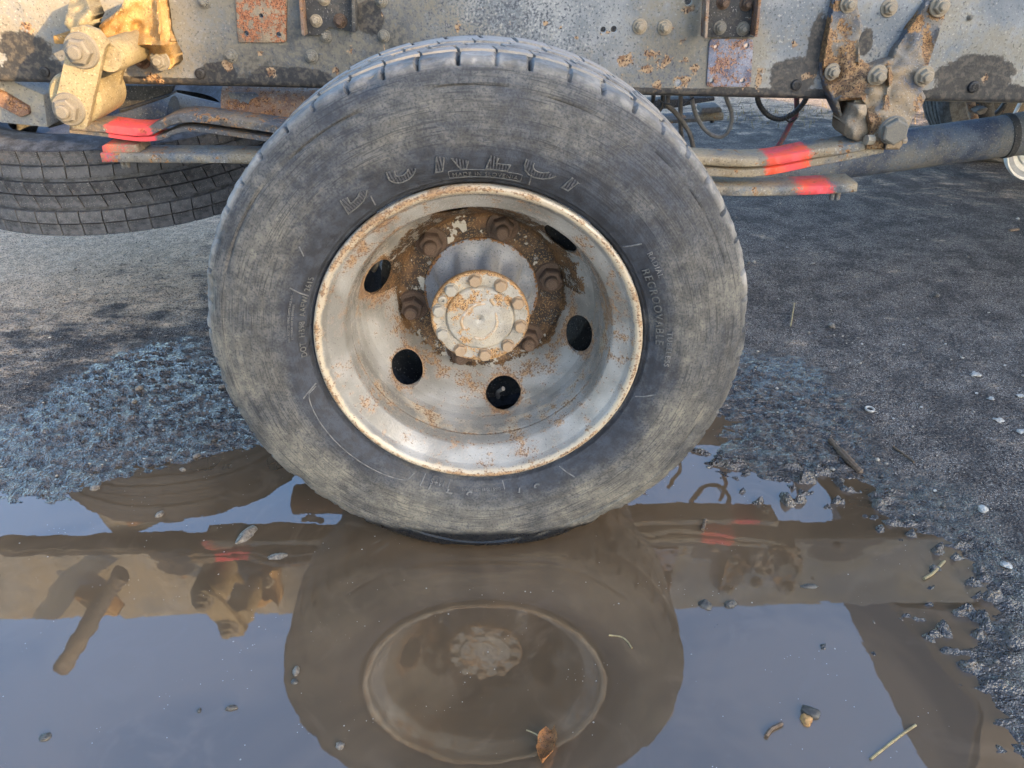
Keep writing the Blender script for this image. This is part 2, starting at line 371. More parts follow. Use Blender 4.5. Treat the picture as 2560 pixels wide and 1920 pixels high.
def ground_mat():
    t = NT('yard_ground'); wet = t.attr('wet'); dust_and_sun = t.attr('dust_and_sun')
    b = t.noise(9, 3, .65, w=2); g = t.noise(55, 2, .7, w=4); f = t.noise(190, 1, .7, w=6); ff = t.noise(430, 1, .6)
    st = t.noise(1.0, 3, .68, vec=t.scale(t.co, (9.0, 22.0, 10.0)))
    col = t.mix((.062, .054, .050), (.125, .104, .090), t.ramp(t.math('ADD', t.math('MULTIPLY', b, .6), t.math('MULTIPLY', g, .4)), .40, .62))
    dm = t.ramp(t.math('ADD', dust_and_sun, t.math('MULTIPLY', t.math('SUBTRACT', t.math('ADD', t.math('MULTIPLY', st, .6), t.math('MULTIPLY', b, .4)), .5), 2.4)), .3, .8)
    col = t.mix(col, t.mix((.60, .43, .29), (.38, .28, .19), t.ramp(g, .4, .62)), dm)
    col = t.mix(col, (.022, .020, .020), t.math('MULTIPLY', t.ramp(f, .54, .64), .85))
    col = t.mix(col, (.50, .47, .42), t.math('MULTIPLY', t.ramp(ff, .60, .68), t.ramp(b, .36, .60, .25, .95)))
    col = t.mix(col, (.36, .33, .28), t.math('MULTIPLY', t.ramp(f, .40, .33), .35))
    wm = t.ramp(t.math('ADD', wet, t.math('MULTIPLY', t.math('SUBTRACT', g, .5), .8)), .32, .74)
    col = t.mix(col, t.mix((.024, .017, .012), (.085, .064, .045), t.ramp(g, .4, .6)), t.math('MULTIPLY', wm, .88))
    h = t.math('ADD', t.math('MULTIPLY', g, .75), t.math('ADD', t.math('MULTIPLY', f, 1.05), t.math('MULTIPLY', ff, .22)))
    ro = t.math('SUBTRACT', .90, t.math('MULTIPLY', wm, .82))
    return t.done(col, ro, 0, t.bump(h, t.ramp(wm, 0, 1, .85, .80), .006), t.ramp(wm, 0, 1, .25, .65), IOR=t.ramp(wm, 0, 1, 1.40, 1.58))
M['ground'] = ground_mat()

def water_mat():
    t = NT('murky_water'); a = t.noise(2.2, 3, .6, dist=1.2); b = t.noise(7, 3, .6, dist=2.0, w=3); v = t.voro(38); f = t.noise(170, 2)
    col = t.mix((.130, .086, .050), (.092, .062, .037), t.ramp(a, .38, .62)); col = t.mix(col, (.135, .092, .058), t.math('MULTIPLY', t.ramp(b, .52, .7), .6))
    spk = t.math('MULTIPLY', t.ramp(v.outputs['Distance'], .062, .045), t.ramp(t.noise(9, 2, w=8), .52, .58))
    v2 = t.voro(110, w=0) if False else t.voro(110); spk2 = t.math('MULTIPLY', t.ramp(v2.outputs['Distance'], .10, .07), t.ramp(t.noise(12, 2, w=5), .56, .62)); spk = t.math('MAXIMUM', spk, spk2)
    col = t.mix(col, (.36, .32, .26), spk)
    rip = t.math('ADD', t.math('MULTIPLY', t.noise(9, 2, .5), 1.0), t.math('MULTIPLY', t.noise(42, 2, .5), .10))
    return t.done(col, t.math('MULTIPLY', spk, .5), 0, t.bump(rip, .10, .004), .5, IOR=2.15)
M['water'] = water_mat()

# ------------------------------------------------------------------ ground and puddle
def sdf(P, poly):
    poly = np.asarray(poly, float); d = np.full(len(P), 1e9); ins = np.zeros(len(P), bool)
    for a, b in zip(poly, np.roll(poly, -1, 0)):
        e = b-a; w = P-a; t = np.clip((w@e)/(e@e), 0, 1)
        d = np.minimum(d, np.hypot(*(w-t[:, None]*e).T))
        c = ((a[1] <= P[:, 1]) & (b[1] > P[:, 1])) | ((b[1] <= P[:, 1]) & (a[1] > P[:, 1]))
        xx = a[0]+(P[:, 1]-a[1])/(b[1]-a[1] if abs(b[1]-a[1]) > 1e-12 else 1e-12)*e[0]
        ins ^= c & (P[:, 0] < xx)
    return np.where(ins, -d, d)
def gp(pts): return [AZ(*p)[:2] for p in pts]
PUD = [(-3.2, .05), (-2.0, .12)] + gp([(0, 1083), (70, 1080), (130, 1070), (200, 1040), (300, 1022), (390, 1000), (470, 982), (550, 975), (640, 960)]) + \
      [(-.30, .37), (.30, .45)] + gp([(1545, 900), (1575, 935), (1555, 985), (1600, 1012), (1680, 1030), (1760, 1012), (1840, 1020), (1890, 1060), (1905, 1110), (1990, 1145), (2075, 1175), (2110, 1240), (2150, 1320), (2110, 1390), (2120, 1480), (2180, 1560), (2200, 1659)]) + \
      [(.86, -.62), (1.3, -1.2), (1.0, -2.6), (-2.5, -2.6), (-3.6, -1.0)]
WET = [(-2.6, .15)] + gp([(-150, 1020), (0, 930), (140, 835), (330, 775), (470, 790), (560, 850)]) + [(-.3, .5), (.4, .55)] + \
      gp([(1600, 790), (1720, 800), (1800, 880), (1850, 960), (1960, 1040), (2080, 1110), (2170, 1230), (2260, 1400)]) + [(1.3, -.7), (1.5, -2.8), (-3, -2.8)]
def axis(lo, d0, d1, hi, step, gr=1.11):
    c = list(np.arange(d0, d1, step)); s = step
    while c[-1] < hi: s *= gr; c.append(c[-1]+s)
    l = []; s = step; x = d0
    while x > lo: s *= gr; x -= s; l.append(x)
    return np.array(l[::-1]+c)
def terrain(X, Yv):
    P = np.stack([X, Yv], 1); d = sdf(P, PUD); w = sdf(P, WET)
    dn = d + .035*fbm(xyz(X*6, Yv*9), 4) + .012*fbm(xyz(X*28, Yv*40), 3)
    z = np.where(dn > 0, .030*(1-np.exp(-np.maximum(dn, 0)/.42))+.004*np.minimum(dn, .5), -.035*(1-np.exp(np.minimum(dn, 0)/.16)))
    wet = 1-smooth(-.06, .14, w+.10*fbm(xyz(X*5, Yv*8), 4)+.03*fbm(xyz(X*30, Yv*45), 3))
    lw = np.exp(-((X+.85)/.42)**2-((Yv-.55)/.36)**2)                       # clotted mud left of the wheel
    rw = np.exp(-((X-.62)/.25)**2-((Yv-.42)/.22)**2)
    nm = fbm(xyz(X*50+Yv*14, Yv*90, 3), 3)+.45*fbm(xyz(X*95, Yv*130, 13), 2); nf = fbm(xyz(X*110, Yv*150, 9), 2)
    z = z + (.0022+.0046*lw+.0046*rw)*nm*smooth(-.30, .05, d) + .0012*nf*(.8+lw+rw)
    # shallow right side of the puddle: clods standing out of the water
    isl = np.exp(-((X-.62)/.17)**2-((Yv-.16)/.10)**2) + .8*np.exp(-((X-.50)/.26)**2-((Yv+.22)/.14)**2) + .75*np.exp(-((X-.86)/.12)**2-((Yv+.22)/.34)**2) + .5*np.exp(-((X-.40)/.10)**2-((Yv-.27)/.05)**2)
    cl = np.maximum(fbm(xyz(X*38, Yv*62, 5), 3), 0)
    z = z + isl*.002*smooth(.10, -.04, d) + isl*np.maximum(cl-.12, 0)*.085*smooth(.08, -.03, d) + isl*.006*np.maximum(fbm(xyz(X*75, Yv*110, 15), 3), 0)*smooth(.10, .0, d)
    big = fbm(xyz(X*.7, Yv*.7, 2), 3)
    z = z + .012*big*smooth(.3, 1.5, d)
    far = np.hypot(X, Yv); z = z*(1-smooth(20, 60, far))
    dust_and_sun = .12+.95*np.exp(-((X+1.5)/.9)**2-((Yv-1.45)/.75)**2) + .75*smooth(2.5, 4.2, Yv+.25*X*0) + .2*np.exp(-((X-1.9)/.7)**2-((Yv-2.1)/.3)**2)  # far strip: sunlight painted into the colour; left patch mixes dust and sunlight
    return z, wet, dust_and_sun
xs = axis(-400, -1.32, 1.42, 400, .0056); ys = axis(-300, -.62, 1.15, 500, .0056, 1.09)
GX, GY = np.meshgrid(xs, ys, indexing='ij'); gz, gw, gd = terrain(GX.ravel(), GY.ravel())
gme = mesh('ground', np.stack([GX.ravel(), GY.ravel(), gz], 1), grid_faces(len(xs), len(ys), False)[:, ::-1], M['ground'], 0, {'wet': gw, 'dust_and_sun': gd})
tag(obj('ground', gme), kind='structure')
def ground_z(x, y): return float(terrain(np.array([x]), np.array([y]))[0][0])
wv = [(-3.6, -2.7, 0), (1.6, -2.7, 0), (1.6, .62, 0), (-3.6, .62, 0)]
tag(obj('puddle_water', mesh('puddle_water', wv, [[0, 1, 2, 3]], M['water'], 0)), kind='structure')

# ------------------------------------------------------------------ unseen block, added and shaped to shade wheel and rail
bd = empty('sun_blocker', (0, 0, 0)); tag(bd, 'unseen stepped block added behind the camera to shade the wheel', 'sun blocker')
TW = 9.0; tn = math.tan(SUN_EL); e1 = Vector((.7071, -.7071, 0)); e2 = Vector((.7071, .7071, 0))
def blocker_box(name, s0, s1, t0, t1, z0, z1, mat):
    bm = box_data(t0, t1, s0, s1, z0, z1, .02)
    for v in bm.verts: v.co = e1*v.co.x + e2*v.co.y + Vector((0, 0, v.co.z))
    return obj(name, bm_mesh(name, bm, mat), bd)
HW = .87+TW*tn
blocker_box('blocker_low', -1.1, .07, TW, TW+.3, -.2, HW-.08, M['concrete']); blocker_box('blocker_low_cap', -1.15, .06, TW-.06, TW+.36, HW-.08, HW, M['blocker_trim'])
blocker_box('blocker_high', .07, 3.4, TW-.02, TW+5.0, -.2, 3.6, M['concrete']); blocker_box('blocker_high_cap', .05, 3.5, TW-.2, TW+5.2, 3.6, 3.74, M['blocker_trim'])
blocker_box('blocker_panel', .8, 2.9, TW-.06, TW-.02, 0, 2.9, M['blocker_trim'])

# ------------------------------------------------------------------ the truck
truck = empty('truck_chassis'); tag(truck, 'stripped old truck chassis with grey frame rail standing on one muddy rear wheel', 'truck')
RY = .72; SL = -.0167
def rz(x): return .663+SL*x           # lower edge of the rail
def px_blob(X, Z, cx, cy, rx, ry, Y=RY, rot=0.0):   # soft ellipse given in picture pixels (2212 wide)
    c = A(cx, cy, Y); ex = A(cx+rx, cy, Y); ez = A(cx, cy+ry, Y)
    u = (X-c[0])/max(1e-6, ex[0]-c[0]); v = (Z-c[2])/max(1e-6, c[2]-ez[2])
    if rot: u, v = u*math.cos(rot)+v*math.sin(rot), -u*math.sin(rot)+v*math.cos(rot)
    return np.clip(1.0-.5*np.hypot(u, v), 0, 1)
def build_rail():
    H = .30; prof = []                    # (y, z) of a C section, outer path then inner
    for a in np.linspace(0, 90, 6): prof.append((RY+.012-.012*math.sin(math.radians(a)), .012-.012*math.cos(math.radians(a))))
    prof = [(RY+.075, 0)] + prof
    for z in np.arange(.02, H-.015, .006): prof.append((RY, z))
    for a in np.linspace(0, 90, 5): prof.append((RY+.012-.012*math.cos(math.radians(a)), H-.012+.012*math.sin(math.radians(a))))
    prof.append((RY+.075, H)); k = .008
    prof += [(RY+.075, H-k), (RY+k, H-k), (RY+k, k), (RY+.075, k)]
    prof = np.array(prof); n = len(prof)
    X = np.concatenate([np.arange(-2.2, -1.1, .05), np.arange(-1.1, 1.45, .006), np.arange(1.45, 3.2, .05)])
    V = np.zeros((len(X), n, 3)); V[:, :, 0] = X[:, None]; V[:, :, 1] = prof[:, 0]; V[:, :, 2] = prof[:, 1]+rz(X)[:, None]
    V = V.reshape(-1, 3); f = (V[:, 1] < RY+.004)
    V[:, 1] += np.where(f, .0012*fbm(xyz(V[:, 0]*9, V[:, 2]*9, 1), 3)+.0006*fbm(xyz(V[:, 0]*60, V[:, 2]*60, 4), 2), 0)
    x, z = V[:, 0], V[:, 2]
    rust = np.zeros(len(V)); stain = np.zeros(len(V))
    def R(*a, k=.7): 
        nonlocal rust; rust = np.maximum(rust, k*px_blob(x, z, *a))
    def T(*a, k=1.0):
        nonlocal stain; stain = np.maximum(stain, k*px_blob(x, z, *a))
    for b in [(1350, 130, 28, 14), (1400, 115, 32, 14), (1440, 130, 22, 18), (1480, 130, 18, 18), (1395, 150, 18, 12), (1420, 185, 18, 16), (1470, 175, 26, 24), (1500, 150, 14, 16), (1312, 70, 22, 8), (1380, 68, 18, 8), (1450, 62, 18, 7), (1335, 178, 16, 14), (1490, 20, 24, 14), (1475, 90, 16, 12),
              (725, 152, 16, 14), (585, 155, 12, 10), (563, 115, 12, 6), (610, 80, 14, 10), (490, 140, 10, 16), (1718, 98, 14, 14), (1040, 20, 10, 8), (1180, 50, 7, 6), (1245, 80, 6, 6), (1100, 50, 8, 8), (1210, 62, 5, 5), (1750, 165, 18, 10), (60, 60, 24, 22), (2130, 170, 14, 10), (1640, 170, 10, 30), (990, 60, 8, 12), (760, 110, 12, 18), (340, 170, 30, 16)]: R(*b)
    for (bx, by) in [(499, 120), (673, 122), (704, 78), (829, 78), (824, 2), (1382, 57), (1436, 59), (1555, 60), (1605, 62), (1920, 17), (985, -20), (532, 72), (602, 75), (1537, 174), (1604, 174), (1303, 64), (1326, 63), (1465, 179)]:
        R(bx, by, 11, 10, k=.62); R(bx+1, by+20, 4, 20, k=.55)
    for b in [(55, 110, 52, 42), (70, 160, 90, 34), (20, 185, 60, 12), (480, 185, 190, 12), (620, 172, 90, 26), (740, 185, 120, 12), (470, 158, 40, 24), (1640, 205, 460, 13), (1715, 165, 52, 50), (1765, 100, 24, 80), (1290, 192, 60, 12), (1385, 205, 90, 10), (2105, 165, 82, 44), (2160, 200, 70, 16), (1868, 92, 18, 30), (1990, 110, 20, 50), (2030, 205, 60, 12), (800, 40, 30, 40), (1560, 130, 10, 60)]: T(*b, k=.92)
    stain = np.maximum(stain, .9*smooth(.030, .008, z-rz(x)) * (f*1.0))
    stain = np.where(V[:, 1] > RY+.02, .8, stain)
    tone = np.zeros(len(V)); pit = np.zeros(len(V))
    for b, k in [((650, 60, 260, 180), .80), ((850, 90, 170, 170), .85), ((380, 140, 160, 90), .6), ((560, 150, 200, 80), .8), ((1430, 120, 190, 150), .66), ((1560, 150, 80, 90), .5), ((90, 120, 120, 90), .4), ((1770, 120, 60, 110), .45), ((2120, 120, 110, 80), .35), ((1000, 140, 120, 90), .6)]: tone = np.maximum(tone, k*px_blob(x, z, *b))
    for b, k in [((1090, 40, 190, 100), .62), ((1230, 100, 110, 80), .45), ((960, 40, 70, 80), .4), ((1390, 170, 130, 60), .4), ((1880, 110, 60, 80), .4), ((600, 170, 200, 50), .4)]: pit = np.maximum(pit, k*px_blob(x, z, *b))
    F = grid_faces(len(X), n); me = mesh('chassis_rail', V, F, M['rail'], 35, {'rust': rust, 'stain': stain, 'tone': tone, 'pit': pit}); fix_normals(me)
    o = obj('chassis_rail', me, truck)
    holes = [(1303, 64, 9), (1326, 63, 10), (1465, 179, 9), (1487, 2, 12), (1545, 101, 8)]
    bm = bmesh.new()
    for (hx, hy, rr) in holes:
        c = A(hx, hy, RY); rad = rr*.00068
        bmesh.ops.create_cone(bm, cap_ends=True, segments=20, radius1=rad, radius2=rad, depth=.06, matrix=Matrix.Translation(Vector(c)) @ Matrix.Rotation(math.pi/2, 4, 'X'))
    cut = obj('cut', bm_mesh('cut', bm, None)); md = o.modifiers.new('b', 'BOOLEAN'); md.object = cut; md.operation = 'DIFFERENCE'; md.solver = 'EXACT'
    dg = bpy.context.evaluated_depsgraph_get(); dg.update(); nm = bpy.data.meshes.new_from_object(o.evaluated_get(dg)); o.modifiers.clear(); o.data = nm
    nm.set_sharp_from_angle(angle=math.radians(35))
    bpy.data.objects.remove(cut); return o
rail = build_rail()
inn = box('inner_rail', -2.2, 3.2, 1.62, 1.628, .672, .95, M['dark_steel'], truck)
box('inner_rail_flange', -2.2, 3.2, 1.55, 1.62, .664, .672, M['dark_steel'], truck)

# bolts ------------------------------------------------------------
def nut_mesh(name, mat, washer=1.55, hexr=1.12, hh=.85, stud=.62, sh=.55, seg=20):
    bm = bmesh.new()
    def cyl(r1, r2, y0, y1, s, rot=0.0):
        m = Matrix.Translation((0, (y0+y1)/2, 0)) @ Matrix.Rotation(math.pi/2, 4, 'X') @ Matrix.Rotation(rot, 4, 'Z')
        bmesh.ops.create_cone(bm, cap_ends=True, segments=s, radius1=r1, radius2=r2, depth=abs(y1-y0), matrix=m)
    # -Y is outwards: rotation about X by +90 sends local +Z to -Y
    cyl(washer, washer*.94, 0.02, -.22, seg)
    cyl(hexr, hexr, -.20, -.22-hh*.82, 6); cyl(hexr, hexr*.86, -.22-hh*.82, -.22-hh, 6)
    if sh > 0: cyl(stud, stud, -.2-hh, -.22-hh-sh*.8, 14); cyl(stud, stud*.75, -.22-hh-sh*.8, -.22-hh-sh, 14)
    return bm_mesh(name, bm, mat, 30)
NUT = nut_mesh('nut', M['nut']); NUTG = nut_mesh('nut_grey', M['nut_grey']); LUGN = nut_mesh('lug', M['lug'], 1.75, 1.25, 1.15, .72, 1.0); HEADB = nut_mesh('bolt_head', M['nut'], 1.3, 1.15, .8, .5, 0)
BIGH = nut_mesh('pin_head', M['nut_grey'], 1.28, 1.15, .55, .5, 0)
def bolt(pos, r, parent, me=NUT, name='bolt', tilt=0.05):
    o = obj(name, me, parent, pos); o.scale = (r, r, r)
    o.rotation_mode = 'YXZ'; o.rotation_euler = (random.uniform(-tilt, tilt), random.uniform(0, 6.28), random.uniform(-tilt, tilt)); return o
for (x, y, r, me) in [(499, 120, 11, NUTG), (673, 122, 11, NUTG), (704, 78, 10, NUTG), (829, 78, 10, NUTG), (824, 2, 10, NUTG), (441, 4, 10, NUTG), (1382, 57, 12, NUT), (1436, 59, 12, NUT), (1920, 17, 14, NUT), (985, -20, 10, NUT), (2095, 38, 5, NUTG)]:
    bolt(A(x, y, RY)+np.array([0, -.001, 0]), r*.00086, rail, me)
def plug_mesh():
    bm = bmesh.new()
    r, y, th = lathe_data([(1.0, .02), (1.0, -.25), (.94, -.40), (.80, -.48), (.62, -.50), (.60, -.44), (0.001, -.44)], 24)
    V = np.stack([r*np.cos(th), y, r*np.sin(th)], -1).reshape(-1, 3); F = grid_faces(7, 24)
    vs = [bm.verts.new(v) for v in V]
    for f in F: bm.faces.new([vs[i] for i in f])
    for (x0, x1, z0, z1) in [(-.36, -.26, -.42, .42), (.26, .36, -.42, .42), (-.26, .26, .30, .40), (-.26, .26, -.40, -.30), (-.26, .26, -.06, .06)]:
        b2 = box_data(x0, x1, -.56, -.42, z0, z1); me2 = bpy.data.meshes.new('t'); b2.to_mesh(me2); b2.free(); bm.from_mesh(me2)
    return bm_mesh('plug', bm, M['black'], 35)
PLUG = plug_mesh()
for (x, y, r) in [(97, 155, 15), (433, 159, 15), (1720, 183, 16), (2102, 187, 17)]:
    o = obj('rubber_plug', PLUG, rail, A(x, y, RY)); s = r*.00074; o.scale = (s, s*1.2, s); o.rotation_euler = (0, random.uniform(-.2, .2), 0)

# flat plates and brackets on the rail (outlines in picture pixels, 2212 wide)
def plate(name, pts, y0, y1, mat, parent, holes=(), bev=.0015, rough=0.0, attrs=None, Yp=None):
    Yp = y0 if Yp is None else Yp
    bm = bmesh.new(); c = [A(p[0], p[1], Yp) for p in pts]
    f = bm.faces.new([bm.verts.new((q[0], y0, q[2])) for q in c])
    g = bmesh.ops.extrude_face_region(bm, geom=[f]); mv = [v for v in g['geom'] if isinstance(v, bmesh.types.BMVert)]
    bmesh.ops.translate(bm, verts=mv, vec=(0, y1-y0, 0)); bmesh.ops.recalc_face_normals(bm, faces=bm.faces)
    if bev: bmesh.ops.bevel(bm, geom=[e for e in bm.edges if e.calc_face_angle(0) > .5], offset=bev, segments=2, affect='EDGES', profile=.6)
    me = bm_mesh(name, bm, mat, 35); o = obj(name, me, parent)
    if holes:
        b2 = bmesh.new()
        for (hx, hy, rr) in holes:
            q = A(hx, hy, Yp); rad = rr*.00068
            bmesh.ops.create_cone(b2, cap_ends=True, segments=18, radius1=rad, radius2=rad, depth=.08, matrix=Matrix.Translation(Vector((q[0], y0, q[2]))) @ Matrix.Rotation(math.pi/2, 4, 'X'))
        cut = obj('cut', bm_mesh('cut', b2, None))
        for oo in (o, rail):
            md = oo.modifiers.new('b', 'BOOLEAN'); md.object = cut; md.operation = 'DIFFERENCE'; md.solver = 'EXACT'
            dg = bpy.context.evaluated_depsgraph_get(); dg.update(); nm = bpy.data.meshes.new_from_object(oo.evaluated_get(dg)); oo.modifiers.clear(); oo.data = nm
            nm.set_sharp_from_angle(angle=math.radians(35))
        bpy.data.objects.remove(cut)
    return o
def ngon_round(pts, r, n=4):
    P = [np.array(p, float) for p in pts]; out = []
    for i, p in enumerate(P):
        a = P[i-1]-p; b = P[(i+1) % len(P)]-p; a = a/np.linalg.norm(a); b = b/np.linalg.norm(b)
        for t in np.linspace(0, 1, n): 
            out.append((1-t)**2*(p+a*r)+2*t*(1-t)*p+t*t*(p+b*r))
    return out
plate('patch_plate', ngon_round([(506, -40), (620, -40), (618, 92), (514, 92)], 7), RY-.005, RY+.002, M['plate_rust'], rail, [(564, 34, 7), (532, 72, 8), (602, 75, 8)])
plate('patch_plate', ngon_round([(1533, 84), (1628, 84), (1622, 188), (1526, 188)], 9), RY-.005, RY+.002, M['plate_blue'], rail, [(1613, 99, 8), (1537, 174, 8), (1604, 174, 8), (1546, 101, 6)])
ub = plate('channel_bracket', [(1532, -60), (1642, -60), (1630, 81), (1526, 81)], RY-.010, RY+.002, M['dark_steel'], rail)
plate('bracket_flange', [(1528, -60), (1537, -60), (1528, 83), (1522, 83)], RY-.05, RY-.010, M['rust'], rail, Yp=RY-.05)
plate('bracket_flange', [(1644, -60), (1651, -60), (1637, 80), (1631, 80)], RY-.05, RY-.010, M['rust'], rail, Yp=RY-.05)
for (x, y) in [(1555, 60), (1605, 62)]: bolt(A(x, y, RY-.01), .0094, rail, NUTG)
for (x, y) in [(1562, 5), (1612, 8)]: bolt(A(x, y, RY-.01), .0085, rail, LUGN)
ub2 = plate('channel_bracket', ngon_round([(646, -60), (764, -60), (764, 70), (712, 58), (690, 76), (656, 76)], 3), RY-.008, RY+.002, M['dark_steel'], rail)
plate('bracket_flange', [(641, -60), (648, -60), (658, 78), (651, 74)], RY-.04, RY-.008, M['rust'], rail, Yp=RY-.04)
plate('bracket_flange', [(759, -60), (766, -60), (768, 70), (760, 70)], RY-.04, RY-.008, M['dark_steel'], rail, Yp=RY-.04)
for (x, y) in [(683, 45), (735, 45), (700, -2)]: bolt(A(x, y, RY-.009), .0085, rail, LUGN if x == 735 else NUT)

# cast relief: outline and depth controls in a zoomed picture frame
def relief(name, outline, ctrl, ox, oy, sc, mat, parent, spacing=5.0, ridges=(), thick=.055, ymax=RY+.003, rustfn=None, noise=.002):
    px = lambda p: (ox+p[0]/sc, oy+p[1]/sc)
    O = np.array([px(p) for p in outline], float); D = [O[0]]
    for a, b in zip(O, np.roll(O, -1, 0)):
        k = max(1, int(np.linalg.norm(b-a)/spacing))
        for t in range(1, k+1): D.append(a+(b-a)*t/k)
    D = np.array(D[:-1]); lo, hi = D.min(0), D.max(0)
    gx, gy = np.meshgrid(np.arange(lo[0]+spacing/2, hi[0], spacing), np.arange(lo[1]+spacing/2, hi[1], spacing)); G = np.stack([gx.ravel(), gy.ravel()], 1)
    G += rng.uniform(-.2, .2, G.shape)*spacing; G = G[sdf(G, D) < -spacing*.55]
    P2 = np.vstack([D, G]); nD = len(D)
    res = delaunay_2d_cdt([Vector(p) for p in P2], [(i, (i+1) % nD) for i in range(nD)], [], 1, 1e-6)
    vv = np.array([tuple(v) for v in res[0]]); F = [list(f) for f in res[2]]
    C = np.array([px(c) for c in ctrl]); CY = np.array([c[2] for c in ctrl])
    d2 = ((vv[:, None]-C[None])**2).sum(-1)+60.0; w = d2**-1.6; Yv = (w*CY).sum(1)/w.sum(1)
    for (a, b, wd, hgt) in ridges:
        a = np.array(px(a)); b = np.array(px(b)); e = b-a; t = np.clip(((vv-a)@e)/(e@e), 0, 1); dd = np.hypot(*(vv-a-t[:, None]*e).T)
        Yv = Yv-hgt*np.exp(-(dd/wd)**2)
    eb = np.clip(-sdf(vv, D)/4.5, 0, 1); Yv = Yv+.004*(1-eb)**2
    W = np.array([at(p[0], p[1], y) for p, y in zip(vv, Yv)])
    W[:, 1] += noise*fbm(W*45, 3)*eb
    Bk = W.copy(); Bk[:, 1] = np.minimum(ymax, Yv+thick); Bk[:, 1] = np.maximum(Bk[:, 1], W[:, 1]+.004)
    n = len(W); ec = {}
    for f in F:
        for i in range(len(f)):
            k = (f[i], f[(i+1) % len(f)]); ec[tuple(sorted(k))] = ec.get(tuple(sorted(k)), 0)+1
    SF = [[a, b, b+n, a+n] for (a, b), c in ec.items() if c == 1]
    at_ = {}
    if rustfn is not None:
        r_ = rustfn((vv[:, 0]-ox)*sc, (vv[:, 1]-oy)*sc); at_['rust'] = np.concatenate([r_, r_])
    me = mesh(name, np.vstack([W, Bk]), F+[[i+n for i in f[::-1]] for f in F]+SF, mat, 42, at_); fix_normals(me)
    return obj(name, me, parent)

# right spring hanger -------------------------------------------------
HO = (2030, 0, 4.147)
def HP(x, y, Y): return at(2030+x/4.147, y/4.147, Y)
def hr(u, v):
    r = np.zeros_like(u)
    for (cx, cy, rx, ry, k) in [(300, 60, 120, 60, .7), (330, 400, 180, 300, .45), (380, 780, 320, 260, .62), (150, 500, 80, 400, .6), (440, 1000, 180, 70, .62), (640, 780, 140, 120, .6), (1050, 240, 130, 150, .6), (1290, 120, 120, 110, .62), (1200, 500, 70, 260, .55), (790, 780, 60, 150, .55), (620, 1280, 100, 200, .6), (840, 1340, 150, 130, .5), (660, 1500, 160, 80, .5), (1110, 1080, 80, 120, .5), (770, 1080, 50, 130, .5)]:
        r = np.maximum(r, 1.25*k*np.clip(1.5-np.hypot((u-cx)/rx, (v-cy)/ry), 0, 1))
    return r
hanger = relief('spring_hanger', [(230, -80), (455, -80), (470, 60), (530, 290), (485, 420), (500, 600), (600, 680), (720, 660), (830, 600), (870, 490), (1000, 260), (1180, 10), (1230, -80), (1420, -80), (1395, 110), (1335, 290), (1200, 690), (1240, 760), (1225, 860), (1140, 930), (1180, 1010), (1130, 1110), (1050, 1210), (960, 1420), (950, 1480), (905, 1550), (760, 1550), (560, 1545), (550, 1420), (600, 1390), (590, 1180), (560, 1080), (520, 1035), (400, 1040), (275, 1050), (330, 1250), (300, 1210), (200, 1000), (80, 770)],
    [(330, 0, .708), (300, 300, .706), (200, 600, .70), (215, 740, .700), (120, 770, .708), (430, 500, .690), (400, 750, .68), (240, 950, .68), (300, 1040, .655), (310, 1200, .655), (500, 900, .655), (680, 780, .664), (620, 690, .69), (860, 600, .695), (950, 430, .712), (1130, 180, .710), (1300, 100, .708), (1230, 480, .711), (1060, 560, .690), (1160, 780, .668), (1020, 800, .668), (880, 760, .650), (1150, 1010, .640), (1050, 1150, .615), (900, 1000, .620), (640, 980, .630), (540, 1060, .635), (700, 1200, .600), (600, 1300, .598), (840, 1350, .578), (930, 1400, .595), (900, 1540, .592), (740, 1540, .590), (580, 1500, .592)],
    *HO, M['hanger'], truck, 4.5, ridges=[((500, 420), (480, 640), 5, .010), ((790, 700), (800, 860), 5, .016), ((800, 860), (740, 1120), 5, .009), ((230, 0), (120, 700), 4, .008), ((1180, 60), (900, 470), 5, .012), ((300, 1020), (510, 1010), 6, .012), ((520, 1030), (600, 1250), 6, .012), ((1330, 300), (1210, 660), 4, .008)], rustfn=hr, noise=.0006)
for (x, y, r, Y) in [(380, 40, .0122, .705), (215, 745, .0118, .697), (680, 782, .0142, .652), (1165, 788, .0138, .655), (1325, 62, .0142, .704)]: bolt(HP(x, y, Y), r, hanger, NUT)
bolt(HP(840, 1350, .572), .0235, hanger, BIGH, 'pin_head')
o = sweep('clamp_bolt', [HP(560, 1450, .585), HP(630, 1450, .588)], .0105, M['nut'], hanger, 8)
sweep('clamp_bolt', [HP(930, 1455, .60), HP(975, 1450, .60)], .008, M['nut'], hanger, 8)
plate('clamp_slot', [(x*0+ (2030+x/4.147)/K, (y/4.147)/K) for x, y in [(768, 1450), (782, 1450), (766, 1552), (756, 1552)]], .5805, .60, M['black'], hanger, bev=0, Yp=.5805)
bm = bmesh.new()
blk = [(345, 1265), (430, 1090), (560, 1085), (585, 1200), (580, 1465), (490, 1475), (365, 1430), (335, 1390)]
rb = relief('rubber_stop', blk, [(400, 1150, .630), (350, 1400, .625), (440, 1400, .600), (500, 1150, .606), (560, 1440, .610), (560, 1100, .625)], *HO, M['rubber_block'], truck, 5, thick=.075, ymax=2, noise=.0015)
ra = rb.data.attributes.new('red', 'FLOAT', 'POINT'); zz = np.array([v.co.z for v in rb.data.vertices]); ra.data.foreach_set('value', (.95*smooth(.600, .565, zz)).astype(np.float32))
lathe('bump_washer', [(.001, -.02), (.016, -.02), (.016, .02), (.001, .02)], 20, M['nut'], hanger, HP(470, 1062, .665))

